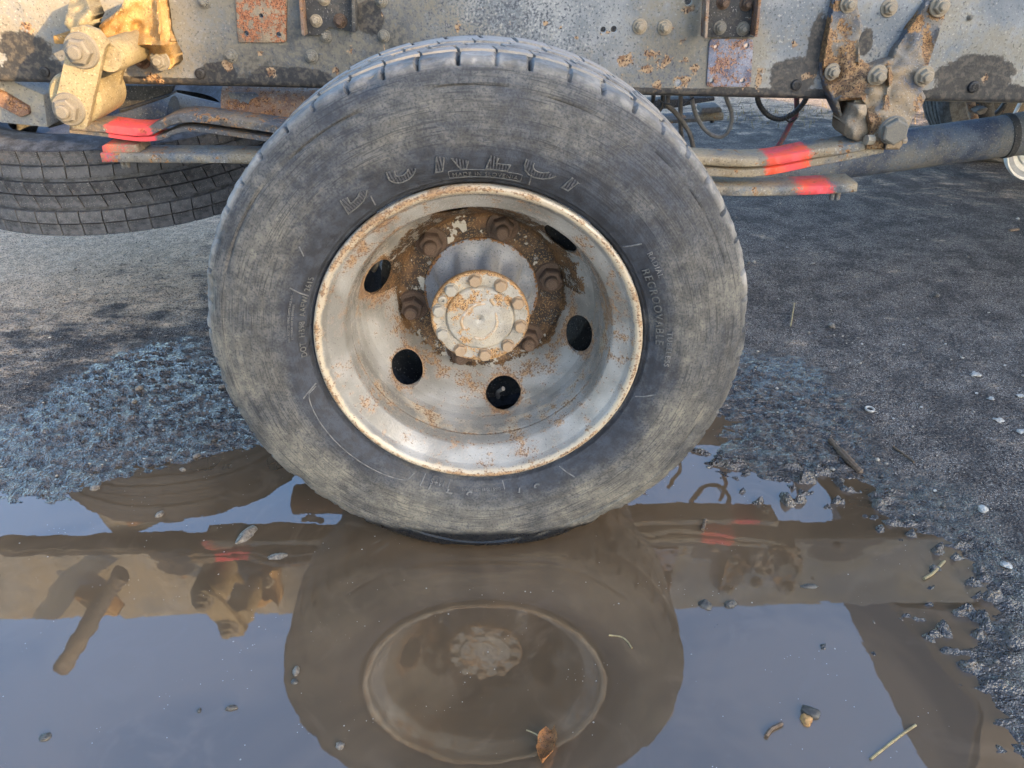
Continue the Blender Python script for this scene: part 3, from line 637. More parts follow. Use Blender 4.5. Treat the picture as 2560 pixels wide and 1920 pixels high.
# left shackle and bracket ------------------------------------------
LO = (100, 20, 4.366)
def LP(x, y, Y): return at(100+x/4.366, 20+y/4.366, Y)
def lq(pts): return [((100+x/4.366)/K, (20+y/4.366)/K) for x, y in pts]
sb = relief('shackle_bracket', [(640, 200), (700, 140), (800, 70), (890, -20), (930, -100), (1290, -100), (1320, 60), (1340, 260), (1400, 430), (1465, 540), (1470, 610), (1420, 665), (1320, 670), (1220, 610), (1120, 500), (1000, 470), (870, 440), (730, 440), (700, 330)],
    [(660, 220, .585), (740, 400, .575), (800, 200, .60), (900, 420, .590), (950, 250, .635), (1000, 100, .65), (1100, 60, .66), (1060, 200, .675), (1200, 250, .655), (1290, 300, .625), (1150, 370, .60), (1300, 430, .60), (1320, 570, .655), (1430, 580, .665), (1150, 480, .66), (900, 0, .63), (1250, -60, .66)],
    *LO, M['ochre_rust'], truck, 4.5, ridges=[((1270, -60), (1330, 420), 6, .018), ((760, 400), (1380, 400), 6, .018), ((680, 190), (900, 10), 6, .014)], noise=.005)
bolt(LP(1310, 572, .640), .0135, sb, NUTG)
bolt(LP(1110, 568, RY-.002), .0105, rail, LUGN)
sa = relief('bracket_arm', [(330, -100), (500, -100), (575, 90), (540, 160), (520, 260), (350, 270), (265, 175), (280, 90)], [(300, 150, .56), (450, 150, .545), (400, 0, .60), (560, 90, .57), (400, -80, .64)], *LO, M['ochre'], truck, 4.5, noise=.004)
plate('bracket_lug', lq([(135, 300), (320, 290), (325, 400), (150, 395)]), .62, .70, M['ochre_rust'], sb, bev=.004)
def shackle_pts(): return ngon_round([(340, 215), (480, 190), (620, 245), (745, 395), (705, 440), (512, 1295), (465, 1325), (375, 1312), (250, 1225), (140, 1115), (165, 1025), (325, 300)], 11, 3)
shk = plate('shackle', lq(shackle_pts()), .500, .516, M['ochre'], truck, bev=.0007)
plate('shackle_plate', lq([(x+235, y+85) for x, y in [(340, 215), (480, 190), (620, 245), (745, 395), (705, 440), (590, 920), (500, 1080), (300, 1080), (200, 900), (325, 300)]]), .62, .635, M['ochre'], shk, bev=.003, Yp=.62)
bolt(LP(455, 465, .4995), .0215, shk, NUTG, 'shackle_nut', .02); bolt(LP(315, 1105, .4995), .0205, shk, NUTG, 'shackle_nut', .02)
c = LP(700, 560, .53); lathe('pivot_sleeve', [(.001, -.012), (.027, -.012), (.030, -.006), (.030, .14), (.001, .14)], 36, M['ochre'], shk, c+np.array([.012, 0, .006]))
c = LP(385, 985, .53); eye = lathe('spring_eye', dens([(.001, -.008), (.044, -.008), (.050, 0), (.051, .02), (.052, .05), (.051, .12), (.046, .125), (.001, .125)], .01), 48, M['ochre'], truck, c)

# leaf springs ---------------------------------------------------------
SEC = [(-1, -.8), (-1, .8), (-.94, 1), (.94, 1), (1, .8), (1, -.8), (.94, -1), (-.94, -1)]
def leaf_bar(name, pts, Y0, wid, thk, mat, red=None, parent=truck, frame=lambda x, y, Y: A(x, y, Y)):
    P = catmull([frame(x, y, Y0) for x, y in pts], 8); P[:, 1] = Y0+wid/2
    sec = np.array([(c[0]*wid/2, c[1]*thk/2) for c in SEC])
    rd = np.zeros(len(P))
    if red: 
        a, b, s = red[:3]; rd = (red[3] if len(red) > 3 else 1.0)*smooth(a-s, a+s, P[:, 0])*(1-smooth(b-s, b+s, P[:, 0]))
    return sweep(name, P, 1.0, mat, parent, section=sec, up=(0, 0, 1.0), attrs={'red': rd}, sharp=50, rough=.0006)
ls = empty('leaf_spring', (0, .64, .6), truck)
ls.matrix_parent_inverse = Matrix.Identity(4)
def lsp(*a, **k):
    o = leaf_bar(*a, parent=None, **k); o.parent = ls; o.matrix_parent_inverse = Matrix.Translation(ls.location).inverted(); return o
xr = lambda x, y: A(x, y, .60)[0]
lsp('spring_leaf', [(150, 272), (185, 275), (225, 278), (270, 284), (315, 285), (340, 275), (365, 262), (400, 256), (440, 258), (500, 266), (560, 274), (620, 283), (700, 296), (800, 310)], .60, .075, .018, M['leaf'], red=(xr(226, 270), xr(322, 270), .014))
lsp('spring_leaf', [(150, 283), (200, 288), (250, 295), (300, 301), (345, 298), (370, 288), (400, 280), (440, 282), (500, 290), (560, 299), (620, 307), (700, 320)], .605, .07, .010, M['leaf'], red=(xr(226, 270), xr(330, 270), .014))
lsp('helper_leaf', [(219, 341), (300, 342), (400, 343), (500, 344), (600, 347), (720, 352)], .60, .075, .020, M['leaf_pale'], red=(xr(180, 300), xr(235, 300), .05, .55))
Z2 = lambda x, y, Y: at(1840+x/2.514, 240+y/2.514, Y)
lsp('spring_leaf', [(-900, 365), (-500, 390), (-150, 412), (40, 420), (200, 415), (330, 396), (480, 367), (640, 345), (800, 318), (960, 285)], .60, .075, .019, M['leaf_pale'], red=(Z2(215, 350, .6)[0], Z2(475, 350, .6)[0], .018), frame=Z2)
lsp('spring_leaf', [(-700, 440), (-300, 470), (0, 490), (150, 482), (300, 460), (480, 422), (640, 394), (800, 362), (930, 335)], .603, .072, .017, M['leaf_pale'], red=(Z2(215, 350, .6)[0], Z2(480, 350, .6)[0], .014), frame=Z2)
lsp('helper_leaf', [(-700, 560), (-300, 590), (0, 603), (200, 603), (400, 598), (600, 588), (762, 577)], .60, .078, .020, M['leaf_pale'], red=(Z2(400, 600, .6)[0], Z2(600, 600, .6)[0], .03), frame=Z2)
def pad(name, pts, Yp, y0, y1, mat):
    o = plate(name, pts, y0, y1, mat, None, bev=.003, Yp=Yp); o.parent = ls; o.matrix_parent_inverse = Matrix.Translation(ls.location).inverted()
    a = o.data.attributes.new('red', 'FLOAT', 'POINT'); xx = np.array([v.co.x for v in o.data.vertices]); a.data.foreach_set('value', (.52*(1-smooth(xx.min()+.06, xx.min()+.085, xx))).astype(np.float32))
pad('rubber_pad', [(219, 316), (228, 311), (292, 313), (302, 330), (222, 331)], .605, .605, .675, M['rubber_block'])
zq = lambda pts: [((1840+x/2.514)/K, (240+y/2.514)/K) for x, y in pts]
pad('rubber_pad', zq([(545, 568), (560, 560), (762, 551), (762, 566), (600, 575)]), .604, .604, .672, M['rubber_block'])
for (x, y) in [(607, 612), (642, 612)]:
    p = Z2(x, y, .63); o = sweep('pad_bolt', [p+np.array([0, 0, .012]), p-np.array([0, 0, .014])], .006, M['leaf_pale'], None, 10); o.parent = ls; o.matrix_parent_inverse = Matrix.Translation(ls.location).inverted()
for (x, y) in [(265, 352), (275, 352)]:
    p = A(x, y, .64); o = sweep('pad_bolt', [p+np.array([0, 0, .012]), p-np.array([0, 0, .010])], .005, M['leaf_pale'], None, 10); o.parent = ls; o.matrix_parent_inverse = Matrix.Translation(ls.location).inverted()

# drive shaft, cross members, hoses -------------------------------------
YD = 1.15
p1 = at(2512, 340, YD); p0 = at(2079, 399, YD); dv = (p1-p0)/np.linalg.norm(p1-p0)
L0 = p0-dv*.75; sp = np.linspace(0, 1, 60); path = L0+(p1-L0)*sp[:, None]
shaft = sweep('drive_shaft', path, .0575, M['blue_grey'], truck, 40, sharp=50)
sweep('weld_ring', [p1-dv*.006, p1+dv*.012], .061, M['dark_steel'], shaft, 36)
sweep('shaft_yoke', [p1+dv*t for t in (.006, .05, .075, .11, .3)], [.058, .060, .064, .050, .048], M['blue_grey'], shaft, 32)
sweep('rear_axle', [(0, .30, .42), (0, 2.0, .42)], .07, M['dark_steel'], truck, 24)
lathe('differential', dens([(.001, -.17), (.08, -.16), (.15, -.10), (.17, 0), (.15, .10), (.08, .16), (.001, .17)], .03), 40, M['dark_steel'], truck, (0, 1.15, .42))
def tb(name, pts, r, mat, fr=A, n=10, k=8, corr=0.0, parent=truck):
    P = catmull([fr(*p) for p in pts], k)
    if corr:
        L = np.concatenate([[0], np.cumsum(np.linalg.norm(np.diff(P, axis=0), axis=1))]); N = int(L[-1]/(.0021)); t = np.linspace(0, L[-1], N)
        P = np.stack([np.interp(t, L, P[:, i]) for i in range(3)], 1); r = r*(1+corr*np.where(np.arange(N) % 3 == 0, -1, .3))
    return sweep(name, P, r, mat, parent, n)
Z3 = lambda x, y, Y: at(1600+x/4.608, 230+y/4.608, Y)
def hose(pts, thick, Y, mat, corr=0.0):
    r = thick/4.608/2/(FPX/((Y+1.114)*.854+.23)); return tb('hose', [(x, y, Y+dy) for x, y, *dy_ in pts for dy in [dy_[0] if dy_ else 0]], r, mat, Z3, 12, 10, corr)
hose([(1345, -60), (1358, 90), (1400, 185), (1480, 270), (1590, 312), (1700, 288), (1800, 220), (1905, 90), (1930, -60)], 62, .88, M['black'], .10)
hose([(1805, -60), (1805, 90), (1800, 250), (1740, 350), (1690, 450), (1600, 610), (1500, 720)], 60, .90, M['hose_red'])
hose([(590, -60), (600, 90), (640, 250), (720, 400), (820, 490), (920, 515), (1000, 470), (1050, 350), (1050, 220), (1000, 90), (960, -60)], 50, .95, M['hose_grey'])
hose([(470, -60), (468, 85), (468, 400), (490, 560), (540, 700)], 54, .97, M['hose'])
hose([(330, -60), (320, 90), (310, 150), (400, 230), (500, 360), (580, 500), (625, 700)], 56, .93, M['hose'], .07)
hose([(265, -60), (262, 90), (240, 180), (170, 270), (60, 380)], 56, .90, M['black'], .08)
hose([(160, -60), (150, 90), (110, 190), (90, 260)], 50, .92, M['black'], .08)
hose([(620, 60), (560, 105), (500, 160)], 24, .90, M['black']); hose([(210, 85), (270, 130), (340, 140)], 18, .88, M['black'])
hose([(240, 140), (140, 220), (60, 300)], 16, .9, M['black'])
# tie on the corrugated loop
tb('hose_tie', [(1725, 240, .872), (1680, 300, .872), (1730, 345, .872), (1810, 300, .875)], .0022, M['black'], Z3, 8)
# far side helper spring with its pad
tb('far_spring_leaf', [(-200, 318, 1.70), (190, 310, 1.70), (450, 300, 1.70), (700, 285, 1.70), (950, 268, 1.70)], .017, M['leaf_pale'], Z3, 8)
z3q = lambda pts: [((1600+x/4.608)/K, (230+y/4.608)/K) for x, y in pts]
plate('far_rubber_pad', z3q([(700, 250), (712, 185), (920, 170), (945, 195), (948, 235), (790, 255)]), 1.66, 1.74, M['hose'], truck, bev=.006)
tb('far_pad_bolt', [(826, 290, 1.70), (832, 350, 1.70)], .008, M['black'], Z3, 8)
plate('cross_member', z3q([(-200, 120), (300, 90), (860, 60), (860, 100), (640, 135), (400, 185), (240, 200), (-200, 215)]), 1.35, 1.40, M['dark_steel'], truck)
# left, under the rail
Z1 = lambda x, y, Y: at(x/2.766, y/2.766, Y)
z1q = lambda pts: [(x/2.766/K, y/2.766/K) for x, y in pts]
plate('carrier_beam', z1q([(-300, 380), (0, 520), (300, 655), (330, 885), (0, 850), (-300, 790)]), .80, .88, M['rail_plain'], truck, bev=.006)
plate('beam_slot_bar', z1q([(-80, 600), (20, 640), (190, 740), (200, 790), (140, 815), (0, 740), (-80, 690)]), .785, .80, M['rust'], truck, bev=.004)
plate('beam_end', z1q([(305, 655), (400, 650), (440, 860), (330, 890)]), .86, .90, M['black'], truck, bev=.004)
plate('carrier_plate', z1q([(800, 590), (1200, 590), (1185, 640), (820, 765)]), .92, .94, M['dark_steel'], truck, bev=.003)
plate('carrier_plate', z1q([(820, 760), (1160, 655), (1170, 670), (830, 785)]), .90, .96, M['black'], truck, bev=.003)
tb('cross_tube', [(700, 800, 1.02), (900, 800, 1.02), (1100, 785, 1.02), (1200, 800, 1.02)], .050, M['blue_grey'], Z1, 24)
tb('cross_tube', [(1150, 720, 1.10), (1400, 780, 1.10), (1700, 850, 1.10), (2000, 930, 1.10)], .036, M['blue_grey'], Z1, 20)
tb('cross_tube', [(-200, 600, 1.2), (200, 610, 1.2), (500, 620, 1.2)], .03, M['blue_grey'], Z1, 16)
rt = tb('rusty_tube', [(1575, 735, .86), (1640, 738, .86), (2000, 755, .86), (2600, 790, .86)], .052, M['rust'], Z1, 28)
plate('paint_flake', z1q([(1575, 640), (1760, 640), (1790, 665), (1730, 690), (1715, 720), (1680, 700), (1665, 715), (1650, 690), (1590, 680)]), .803, .806, M['blue_grey'], rt, bev=0)
# parts of the truck out of the frame that the puddle mirrors
sweep('mudguard_stay', catmull([(-1.11, .66, .72), (-1.2, .62, .84), (-1.33, .60, 1.03), (-1.36, .60, 1.07)], 6), [.022]*13+[.03]*6 if False else .026, M['dark_steel'], truck, 20)
plate('tail_bracket', [(-140+x, y) for x, y in []] or ngon_round([(-330, -60), (-240, -60), (-240, 60), (-330, 60)], 12), .64, .70, M['ochre_rust'], truck, bev=.008)
cabo = empty('cab', (1.8, 1.2, .7), truck)
def cabbox(name, pts, y0, y1, mat):
    bm = bmesh.new(); f = bm.faces.new([bm.verts.new((x, y0, z)) for x, z in pts]); g = bmesh.ops.extrude_face_region(bm, geom=[f])
    bmesh.ops.translate(bm, verts=[v for v in g['geom'] if isinstance(v, bmesh.types.BMVert)], vec=(0, y1-y0, 0)); bmesh.ops.recalc_face_normals(bm, faces=bm.faces)
    bmesh.ops.bevel(bm, geom=list(bm.edges), offset=.02, segments=2, affect='EDGES')
    o = obj(name, bm_mesh(name, bm, mat), cabo); o.matrix_parent_inverse = Matrix.Translation(cabo.location).inverted(); return o
cabbox('cab_shell', [(1.32, .96), (1.55, 1.24), (1.80, 1.52), (2.0, 2.4), (3.4, 2.4), (3.6, 1.4), (3.6, .8), (1.6, .96)], .74, 2.3, M['cab'])
cabbox('cab_window', [(2.3, 1.65), (3.2, 1.65), (3.1, 2.2), (2.35, 2.2)], .72, .74, M['black'])

# ------------------------------------------------------------------ the wheel
WH = .4185
wheel = empty('wheel', (0, 0, WH), truck)
def wobj(o): o.parent = wheel; return o
SIDE = np.array([(.262, .010), (.268, .003), (.274, -.003), (.285, -.010), (.300, -.0155), (.320, -.0185), (.340, -.018), (.360, -.0155), (.380, -.0112), (.398, -.0055), (.408, -.001), (.414, .0025), (.4190, .0065), (.4222, .0110), (.4240, .0170)])
SIDE[:, 0] += .0058*smooth(.33, .41, SIDE[:, 0])
def side_y(r): return np.interp(r, SIDE[:, 0], SIDE[:, 1])
NT_ = 52
prof = [tuple(p) for p in dens(SIDE[:4], .0016)] + [tuple(p) for p in dens(SIDE[4:10], .004)] + [tuple(p) for p in dens(SIDE[10:], .0025)] + [tuple(p) for p in dens([(.4303, .020), (.4310, .034), (.4310, .050)], .0035)]
prof += [(.4303, .0505), (.420, .0512), (.420, .200), (.4303, .2008), (.4293, .212), (.420, .222), (.39, .236), (.34, .246), (.29, .238), (.262, .225)]
prof = np.array(prof)
FLATZ = -WH+.012
def tyre_fn(r, y, th):
    r0, y0 = r.copy(), y.copy()
    near = None
    # shoulder notches and torn edges
    ph = (th*NT_/(2*np.pi)) % 1.0; jit = .06*vnoise(xyz(np.floor(th*NT_/(2*np.pi)), 3.0, 1.0))
    nd = np.abs(ph-.5-jit)*(2*np.pi/NT_)*.42
    dep = .5+.8*(.5+.5*vnoise(xyz(np.floor(th*NT_/(2*np.pi))*1.7, 9.0, 2.0)))
    zone = smooth(.4205, .4235, r)*smooth(.052, .049, y)*(y < .0504)
    notch = np.exp(-(nd/.0026)**4)*zone*dep
    P = xyz(r*np.cos(th), r*np.sin(th), y)
    tear = np.maximum(fbm(P*22, 4), 0)*smooth(.403, .420, r)*smooth(.06, .025, y)*(y < .0504)
    tear2 = fbm(P*75, 3)*smooth(.401, .418, r)*smooth(.06, .03, y)*(y < .0504)
    r = r-.0075*notch-.010*tear**1.2+.0022*tear2; y = y+.006*notch*(y0 < .02)+.006*tear*(y0 < .02)+.0018*tear2
    # circular cracks of the sidewall and gentle waviness
    sw = smooth(.285, .30, r0)*smooth(.420, .408, r0)*(y0 < .02)
    y = y+.0010*fbm(xyz(r0*240, th*3.0, 5), 3)*sw+.0012*fbm(P*14, 3)*sw
    crack = np.exp(-((r0-.395-.0035*fbm(xyz(th*5, 0, 7), 3))/.0011)**2)*(y0 < .02)*smooth(-.2, .25, vnoise(xyz(th*1.6, 2, 9)))
    y = y+.0035*crack
    # bead ridge and its ticks
    ridge = np.exp(-((r0-.2715)/.0009)**2)*(y0 < .02); tick = np.exp(-((((th*45/(2*np.pi)) % 1)-.5)/.022)**2)*smooth(.264, .2655, r0)*smooth(.274, .273, r0)*(y0 < .02)
    groove = np.exp(-((r0-.2675)/.0014)**2)*(y0 < .02)
    y = y-.0013*ridge-.0013*tick+.0016*groove
    # flattened against the ground
    z = r*np.sin(th); lim = FLATZ
    k = smooth(-.25, -.42, z)*np.exp(-((th-1.5*np.pi)/.35)**2)
    y = y-.018*k*(y0 < .05)
    sq = np.where(z < lim, lim/np.minimum(z, -1e-6), 1.0); r = r*np.where(z < lim, .03+.97*sq, 1)
    return r, y
def worn(r, y, th):
    P = xyz(r*np.cos(th), r*np.sin(th), y)
    return smooth(.416, .4275, r)*(y < .0504)*np.clip(.55+.9*fbm(P*18, 3), 0, 1)*smooth(-.45, .25, np.sin(th))
def wetline(r, y, th):
    z = r*np.sin(th)+WH; return smooth(.058, .044, z+.010*fbm(xyz(r*np.cos(th)*9, y*4, 1), 3))
tyre = lathe('tyre', prof, 1040, M['tyre'], wheel, None, None, tyre_fn, 50, {'worn': worn, 'wetline': wetline})
# tread blocks in four ribs
def block_mesh(name, r0, r1, y0, y1, da, mat, skew=0.0, n=4, tp=.0015):
    V = []; F = []
    for k in range(n+1):
        a = -da/2+da*k/n
        for (r, y, s) in ((r0, y0, -.4), (r1, y0+tp, 0), (r1, y1-tp, 0), (r0, y1, -.4)):
            aa = a*(1-.02*(r == r1)) + skew*((y-y0)/(y1-y0)-.5)
            V.append((r*math.cos(aa), y, r*math.sin(aa)))
    for k in range(n):
        b = k*4
        for j in range(3): F.append([b+j, b+j+1, b+4+j+1, b+4+j])
    F.append([0, 1, 2, 3]); F.append([n*4+3, n*4+2, n*4+1, n*4])
    me = mesh(name, V, F, mat, 30); fix_normals(me); return me
ribs = [(.0550, .0880), (.0925, .1220), (.1265, .1560), (.1605, .1950)]
st = 2*math.pi/NT_
for i, (a, b) in enumerate(ribs):
    ms = [block_mesh('tread_block', .416, .4328+d, a, b, st*g, M['tread'], .018) for d, g in ((0, .93), (-.0012, .90), (.0006, .95))]
    for k in range(NT_):
        an = (k+.5*(i % 2)+.3*i)*st
        if math.sin(an) < -.80: continue
        obj('tread_block', random.choice(ms), wheel, rot=(0, -an, random.uniform(-.004, .004)))

# rim ------------------------------------------------------------------
RP = dens([(.2560, .030), (.2595, .014), (.2615, .004), (.2605, -.002), (.2570, -.0045), (.2520, -.0035), (.2480, .0005), (.2450, .0060), (.2425, .0100)], .002)
RP = np.vstack([RP, dens([(.2425, .0100), (.2320, .0190), (.2220, .0275), (.2185, .0310), (.2165, .0350), (.2145, .0430), (.2125, .0520), (.2115, .0560), (.2122, .0590), (.2112, .0620), (.2095, .0720), (.2080, .0850), (.2060, .0940)], .0022)[1:]])
rim_att = {}
def rim_rust(r, y, th):
    P = xyz(r*np.cos(th), r*np.sin(th), y)
    s = .47+0*r
    s = np.maximum(s, .80*np.exp(-((r-.2560)/.006)**2)); s = np.maximum(s, .62*np.exp(-((y-.036)/.006)**2)); s = np.maximum(s, .70*np.exp(-((y-.058)/.006)**2)); s = np.maximum(s, .45*np.exp(-((y-.012)/.004)**2))
    s = s+.26*np.exp(-((th-0.15)/.7)**2)*smooth(.0, .02, y)+.22*np.exp(-((th-np.pi*.72)/.4)**2)
    s = np.maximum(s, .46*smooth(.065, .08, y)*(.6+.5*np.cos(th-.2)))
    return s+.18*fbm(P*9, 3)
def rim_dust(r, y, th):
    return np.clip(1.0*np.exp(-((r-.2545)/.008)**2)+.42*smooth(.03, .06, y)+.22*fbm(xyz(r*np.cos(th)*10, r*np.sin(th)*10, y*10), 3), 0, 1)
zero = lambda r, y, th: 0*r
rimo = lathe('rim', RP, 360, M['rim'], wheel, None, None, None, 60, {'rust': rim_rust, 'dust': rim_dust, 'brown': zero})
# dished disc with six hand holes
LUG0 = math.radians(12.5)
def build_disc():
    dp = dens([(.2060, .094), (.2035, .108), (.1975, .125), (.1880, .141), (.1760, .158), (.1640, .177), (.1540, .194), (.1470, .206), (.1400, .2100), (.1010, .2100)], .0018)
    ns = 720; r, y, th = lathe_data(dp, ns); rr, yy, tt = r.copy(), y.copy(), th.copy()
    y = y+.006*np.cos(6*(th-math.radians(-17.5)))*np.exp(-((r-.178)/.016)**2)
    x = r*np.cos(th); z = r*np.sin(th); e = np.full(x.shape, 9.0); hc = []
    for k in range(6):
        a = math.radians(-17.5)+k*math.pi/3; cx, cz = .184*math.cos(a), .184*math.sin(a)
        u = (x-cx)*math.cos(a)+(z-cz)*math.sin(a); v = -(x-cx)*math.sin(a)+(z-cz)*math.cos(a)
        q = np.hypot(u/.0185, v/.0335); near = (q > .86) & (q < 1.07)
        s = np.where(near, 1/np.maximum(q, .1), 1.0)
        dx = (u*s-u)*math.cos(a)-(v*s-v)*math.sin(a); dz = (u*s-u)*math.sin(a)+(v*s-v)*math.cos(a)
        x = x+dx*near; z = z+dz*near; e = np.minimum(e, np.where(near, 1.0, q)); hc.append((cx, cz))
    V = np.stack([x, y, z], -1).reshape(-1, 3); F = grid_faces(len(dp), ns); ev = e.reshape(-1)
    keep = ~((ev[F] <= 1.0001).all(1)); F = F[keep]
    R_ = np.hypot(V[:, 0], V[:, 2]); TH = np.arctan2(V[:, 2], V[:, 0]); P = xyz(V[:, 0], V[:, 2], 0)
    br = .80*smooth(.162, .146, R_+.006*fbm(P*30, 3)); br = np.where(np.sin(TH) > .1, np.maximum(br, .66*smooth(.200, .170, R_)), br)
    br = br-.28*smooth(.05, .5, fbm(P*16+3, 3))*smooth(-.2, -.7, np.sin(TH))
    edge = np.exp(-((ev-1.0)/.22)**2); rust = .36+.42*edge+.34*np.exp(-((R_-.165)/.012)**2)+.3*np.exp(-((TH-2.9)/.35)**2)+.15*fbm(P*14, 3)
    dust = .25+.3*fbm(P*10, 3)+.2*np.exp(-((TH-2.7)/.5)**2)
    me = mesh('wheel_disc', V, F, M['rim'], 60, {'rust': rust, 'dust': np.clip(dust, 0, 1), 'brown': br})
    bm = bmesh.new(); bm.from_mesh(me)
    be = [g for g in bm.edges if g.is_boundary and .145 < math.hypot(g.verts[0].co.x, g.verts[0].co.z) < .2052]
    g = bmesh.ops.extrude_edge_only(bm, edges=be)
    for v in [q for q in g['geom'] if isinstance(q, bmesh.types.BMVert)]: v.co.y += .010
    bmesh.ops.recalc_face_normals(bm, faces=bm.faces); bm.to_mesh(me); bm.free()
    me.set_sharp_from_angle(angle=math.radians(60)); return obj('wheel_disc', me, wheel)
disc = build_disc()
for k in range(6):
    a = LUG0+k*math.pi/3; p = (.1285*math.cos(a), .209, .1285*math.sin(a)); bolt(p, .0168, wheel, LUGN, 'lug_nut', .03)
# hub and its cap
def hub_fn(r, y, th):
    k = smooth(.112, .140, y)*smooth(.204, .180, y); r = r-.0145*k*(.5+.5*np.cos(10*(th-math.radians(96)))); return r, y
hub_r = lambda r, y, th: .55*smooth(.196, .204, y)+.30*np.clip(np.cos(10*(th-math.radians(78))), 0, 1)*smooth(.16, .13, y)+.2*smooth(.128, .112, y)
lathe('hub', dens([(.074, .104), (.0775, .112), (.078, .125), (.0800, .150), (.0850, .172), (.0930, .191), (.0990, .2015), (.1030, .2045), (.1030, .22)], .0028), 240, M['hub'], wheel, None, None, hub_fn, 60, {'rust': hub_r})
def cap_r(r, y, th):
    P = xyz(r*np.cos(th), r*np.sin(th), 0); return np.clip(.22+.40*np.exp(-((r-.083)/.004)**2)+.42*smooth(-.15, .45, fbm(P*26, 3))+.25*np.exp(-((th-2.6)/.8)**2), 0, 1)
cap = lathe('hub_cap', np.vstack([dens([(.074, .116), (.0825, .114), (.0842, .110), (.0842, .1035), (.0830, .1008), (.0815, .1000), (.0600, .1000), (.0588, .1014), (.0578, .0990), (.0562, .0962), (.0540, .0952)], .0012), dens([(.0540, .0952), (.0300, .0940), (.0075, .0930), (.0060, .0945), (.0022, .0955), (.0018, .1000), (.0001, .1000)], .0022)[1:]]), 192, M['cap'], wheel, None, None, None, 50, {'rust': cap_r})
CAPB = nut_mesh('cap_bolt', M['cap_bolt'], 1.25, 1.12, .82, .5, 0); CAPB2 = nut_mesh('cap_bolt', M['cap'], 1.25, 1.12, .80, .5, 0)
for k in range(10):
    a = math.radians(60+36*k); bolt((.0705*math.cos(a), .0995, .0705*math.sin(a)), .0095, wheel, CAPB if k in (0, 1, 9, 8, 7, 6, 5) else CAPB2, 'cap_bolt', .02)
a = math.radians(151); lathe('cap_plug', [(.0075, .0), (.0072, -.004), (.0055, -.005), (.003, -.005), (.0025, -.001), (.0001, -.001)], 20, M['cap'], wheel, (.071*math.cos(a), .1, .071*math.sin(a)))
ca = lambda pts: catmull([(.00000+x, .0945, z) for x, z in pts], 6)
cu = lambda q: [((u-790)/6.381/1474, (1000-v)/6.381/1474/.86) for u, v in q]
def ridge(name, q, wid): 
    P = ca(cu(q)); n = len(P); t = np.linspace(0, 1, n); sweep(name, P, wid*np.sqrt(np.clip(1-np.abs(2*t-1)**6, .15, 1)), M['cap_ridge'], wheel, 10)
ridge('emblem_ridge', [(880, 770), (780, 770), (680, 800), (590, 870), (520, 960), (490, 1040), (510, 1110), (530, 1150), (460, 1160)], .0029)
ridge('emblem_ridge', [(1040, 900), (1050, 980), (1060, 1060), (1010, 1170), (920, 1250), (830, 1300), (720, 1290), (700, 1260)], .0028)
ridge('emblem_ridge', [(950, 690), (990, 750), (1030, 795)], .0028)
lathe('emblem_boss', [(.001, -.002), (.0055, -.002), (.0075, .001)], 20, M['cap_ridge'], wheel, (0, .0945, 0)) if False else None

# raised lettering -----------------------------------------------------
dgraph = lambda: bpy.context.evaluated_depsgraph_get()
def text_mesh(body, size, extrude, shear=0.0, space=1.0, outline=0.0, align='CENTER', offset=0.0):
    cu_ = bpy.data.curves.new('t', 'FONT'); cu_.body = body; cu_.size = size; cu_.extrude = extrude; cu_.shear = shear; cu_.space_character = space; cu_.align_x = align; cu_.resolution_u = 4; cu_.offset = offset
    if outline: cu_.fill_mode = 'NONE'; cu_.bevel_depth = outline; cu_.bevel_resolution = 1
    o = bpy.data.objects.new('t', cu_); COL.objects.link(o); dg = dgraph(); dg.update(); me = bpy.data.meshes.new_from_object(o.evaluated_get(dg)); bpy.data.objects.remove(o); bpy.data.curves.remove(cu_); return me
def wrap(name, me, r0, th0, mat, lift=.0030, cut=None, ydisc=None, rib=0.0):
    bm = bmesh.new(); bm.from_mesh(me)
    if cut is not None: bmesh.ops.bisect_plane(bm, geom=bm.verts[:]+bm.edges[:]+bm.faces[:], plane_co=(0, cut, 0), plane_no=(0.25, 1, 0), clear_outer=True)
    if rib:
        for k in range(-40, 41): bmesh.ops.bisect_plane(bm, geom=bm.verts[:]+bm.edges[:]+bm.faces[:], plane_co=(k*rib/2, 0, 0), plane_no=(1, 0, 0))
        bmesh.ops.delete(bm, geom=[f for f in bm.faces if int(math.floor(f.calc_center_median().x/(rib/2))) % 2], context='FACES')
    bmesh.ops.triangulate(bm, faces=bm.faces)
    for v in bm.verts:
        r = r0+v.co.y; th = th0-v.co.x/r0; yb = float(side_y(r)) if ydisc is None else ydisc
        v.co = Vector((r*math.cos(th), yb-lift-v.co.z, r*math.sin(th)))
    return obj(name, bm_mesh(name, bm, mat, 30), wheel)
rad = math.radians
wrap('lettering', text_mesh('MADE IN SLOVENIA', .0092, .0009, space=1.15), .2763, rad(87.3), M['letter_edge'])
wrap('lettering', text_mesh('REGROOVABLE', .0165, .0008, space=1.22), .2800, rad(15.2), M['letter_edge'])
wrap('lettering', text_mesh('TUBELESS', .0115, .0006, space=1.3), .2965, rad(0.5), M['letter'])
wrap('lettering', text_mesh('RADIAL', .0115, .0006, space=1.2), .2990, rad(29), M['letter'])
wrap('lettering', text_mesh('DOT  H398  AAEW  2615', .0115, .0008, space=1.12), .2735, rad(168.5), M['letter_edge'])
wrap('lettering', text_mesh('M+S', .0125, .0007, space=1.2), .2745, rad(-106.0), M['letter'])
wrap('lettering', text_mesh('AREA ADOPTED FIXING SAFETY CAGE AND CLIP', .0042, .0004), .2945, rad(168), M['letter'])
wrap('lettering', text_mesh('EXTENSION NOT TO INTERFERE', .0042, .0004), .2895, rad(170), M['letter'])
wrap('lettering', text_mesh('D1-S 170/69 DRIL070809', .0065, .0005), .2800, rad(-90), M['letter'])
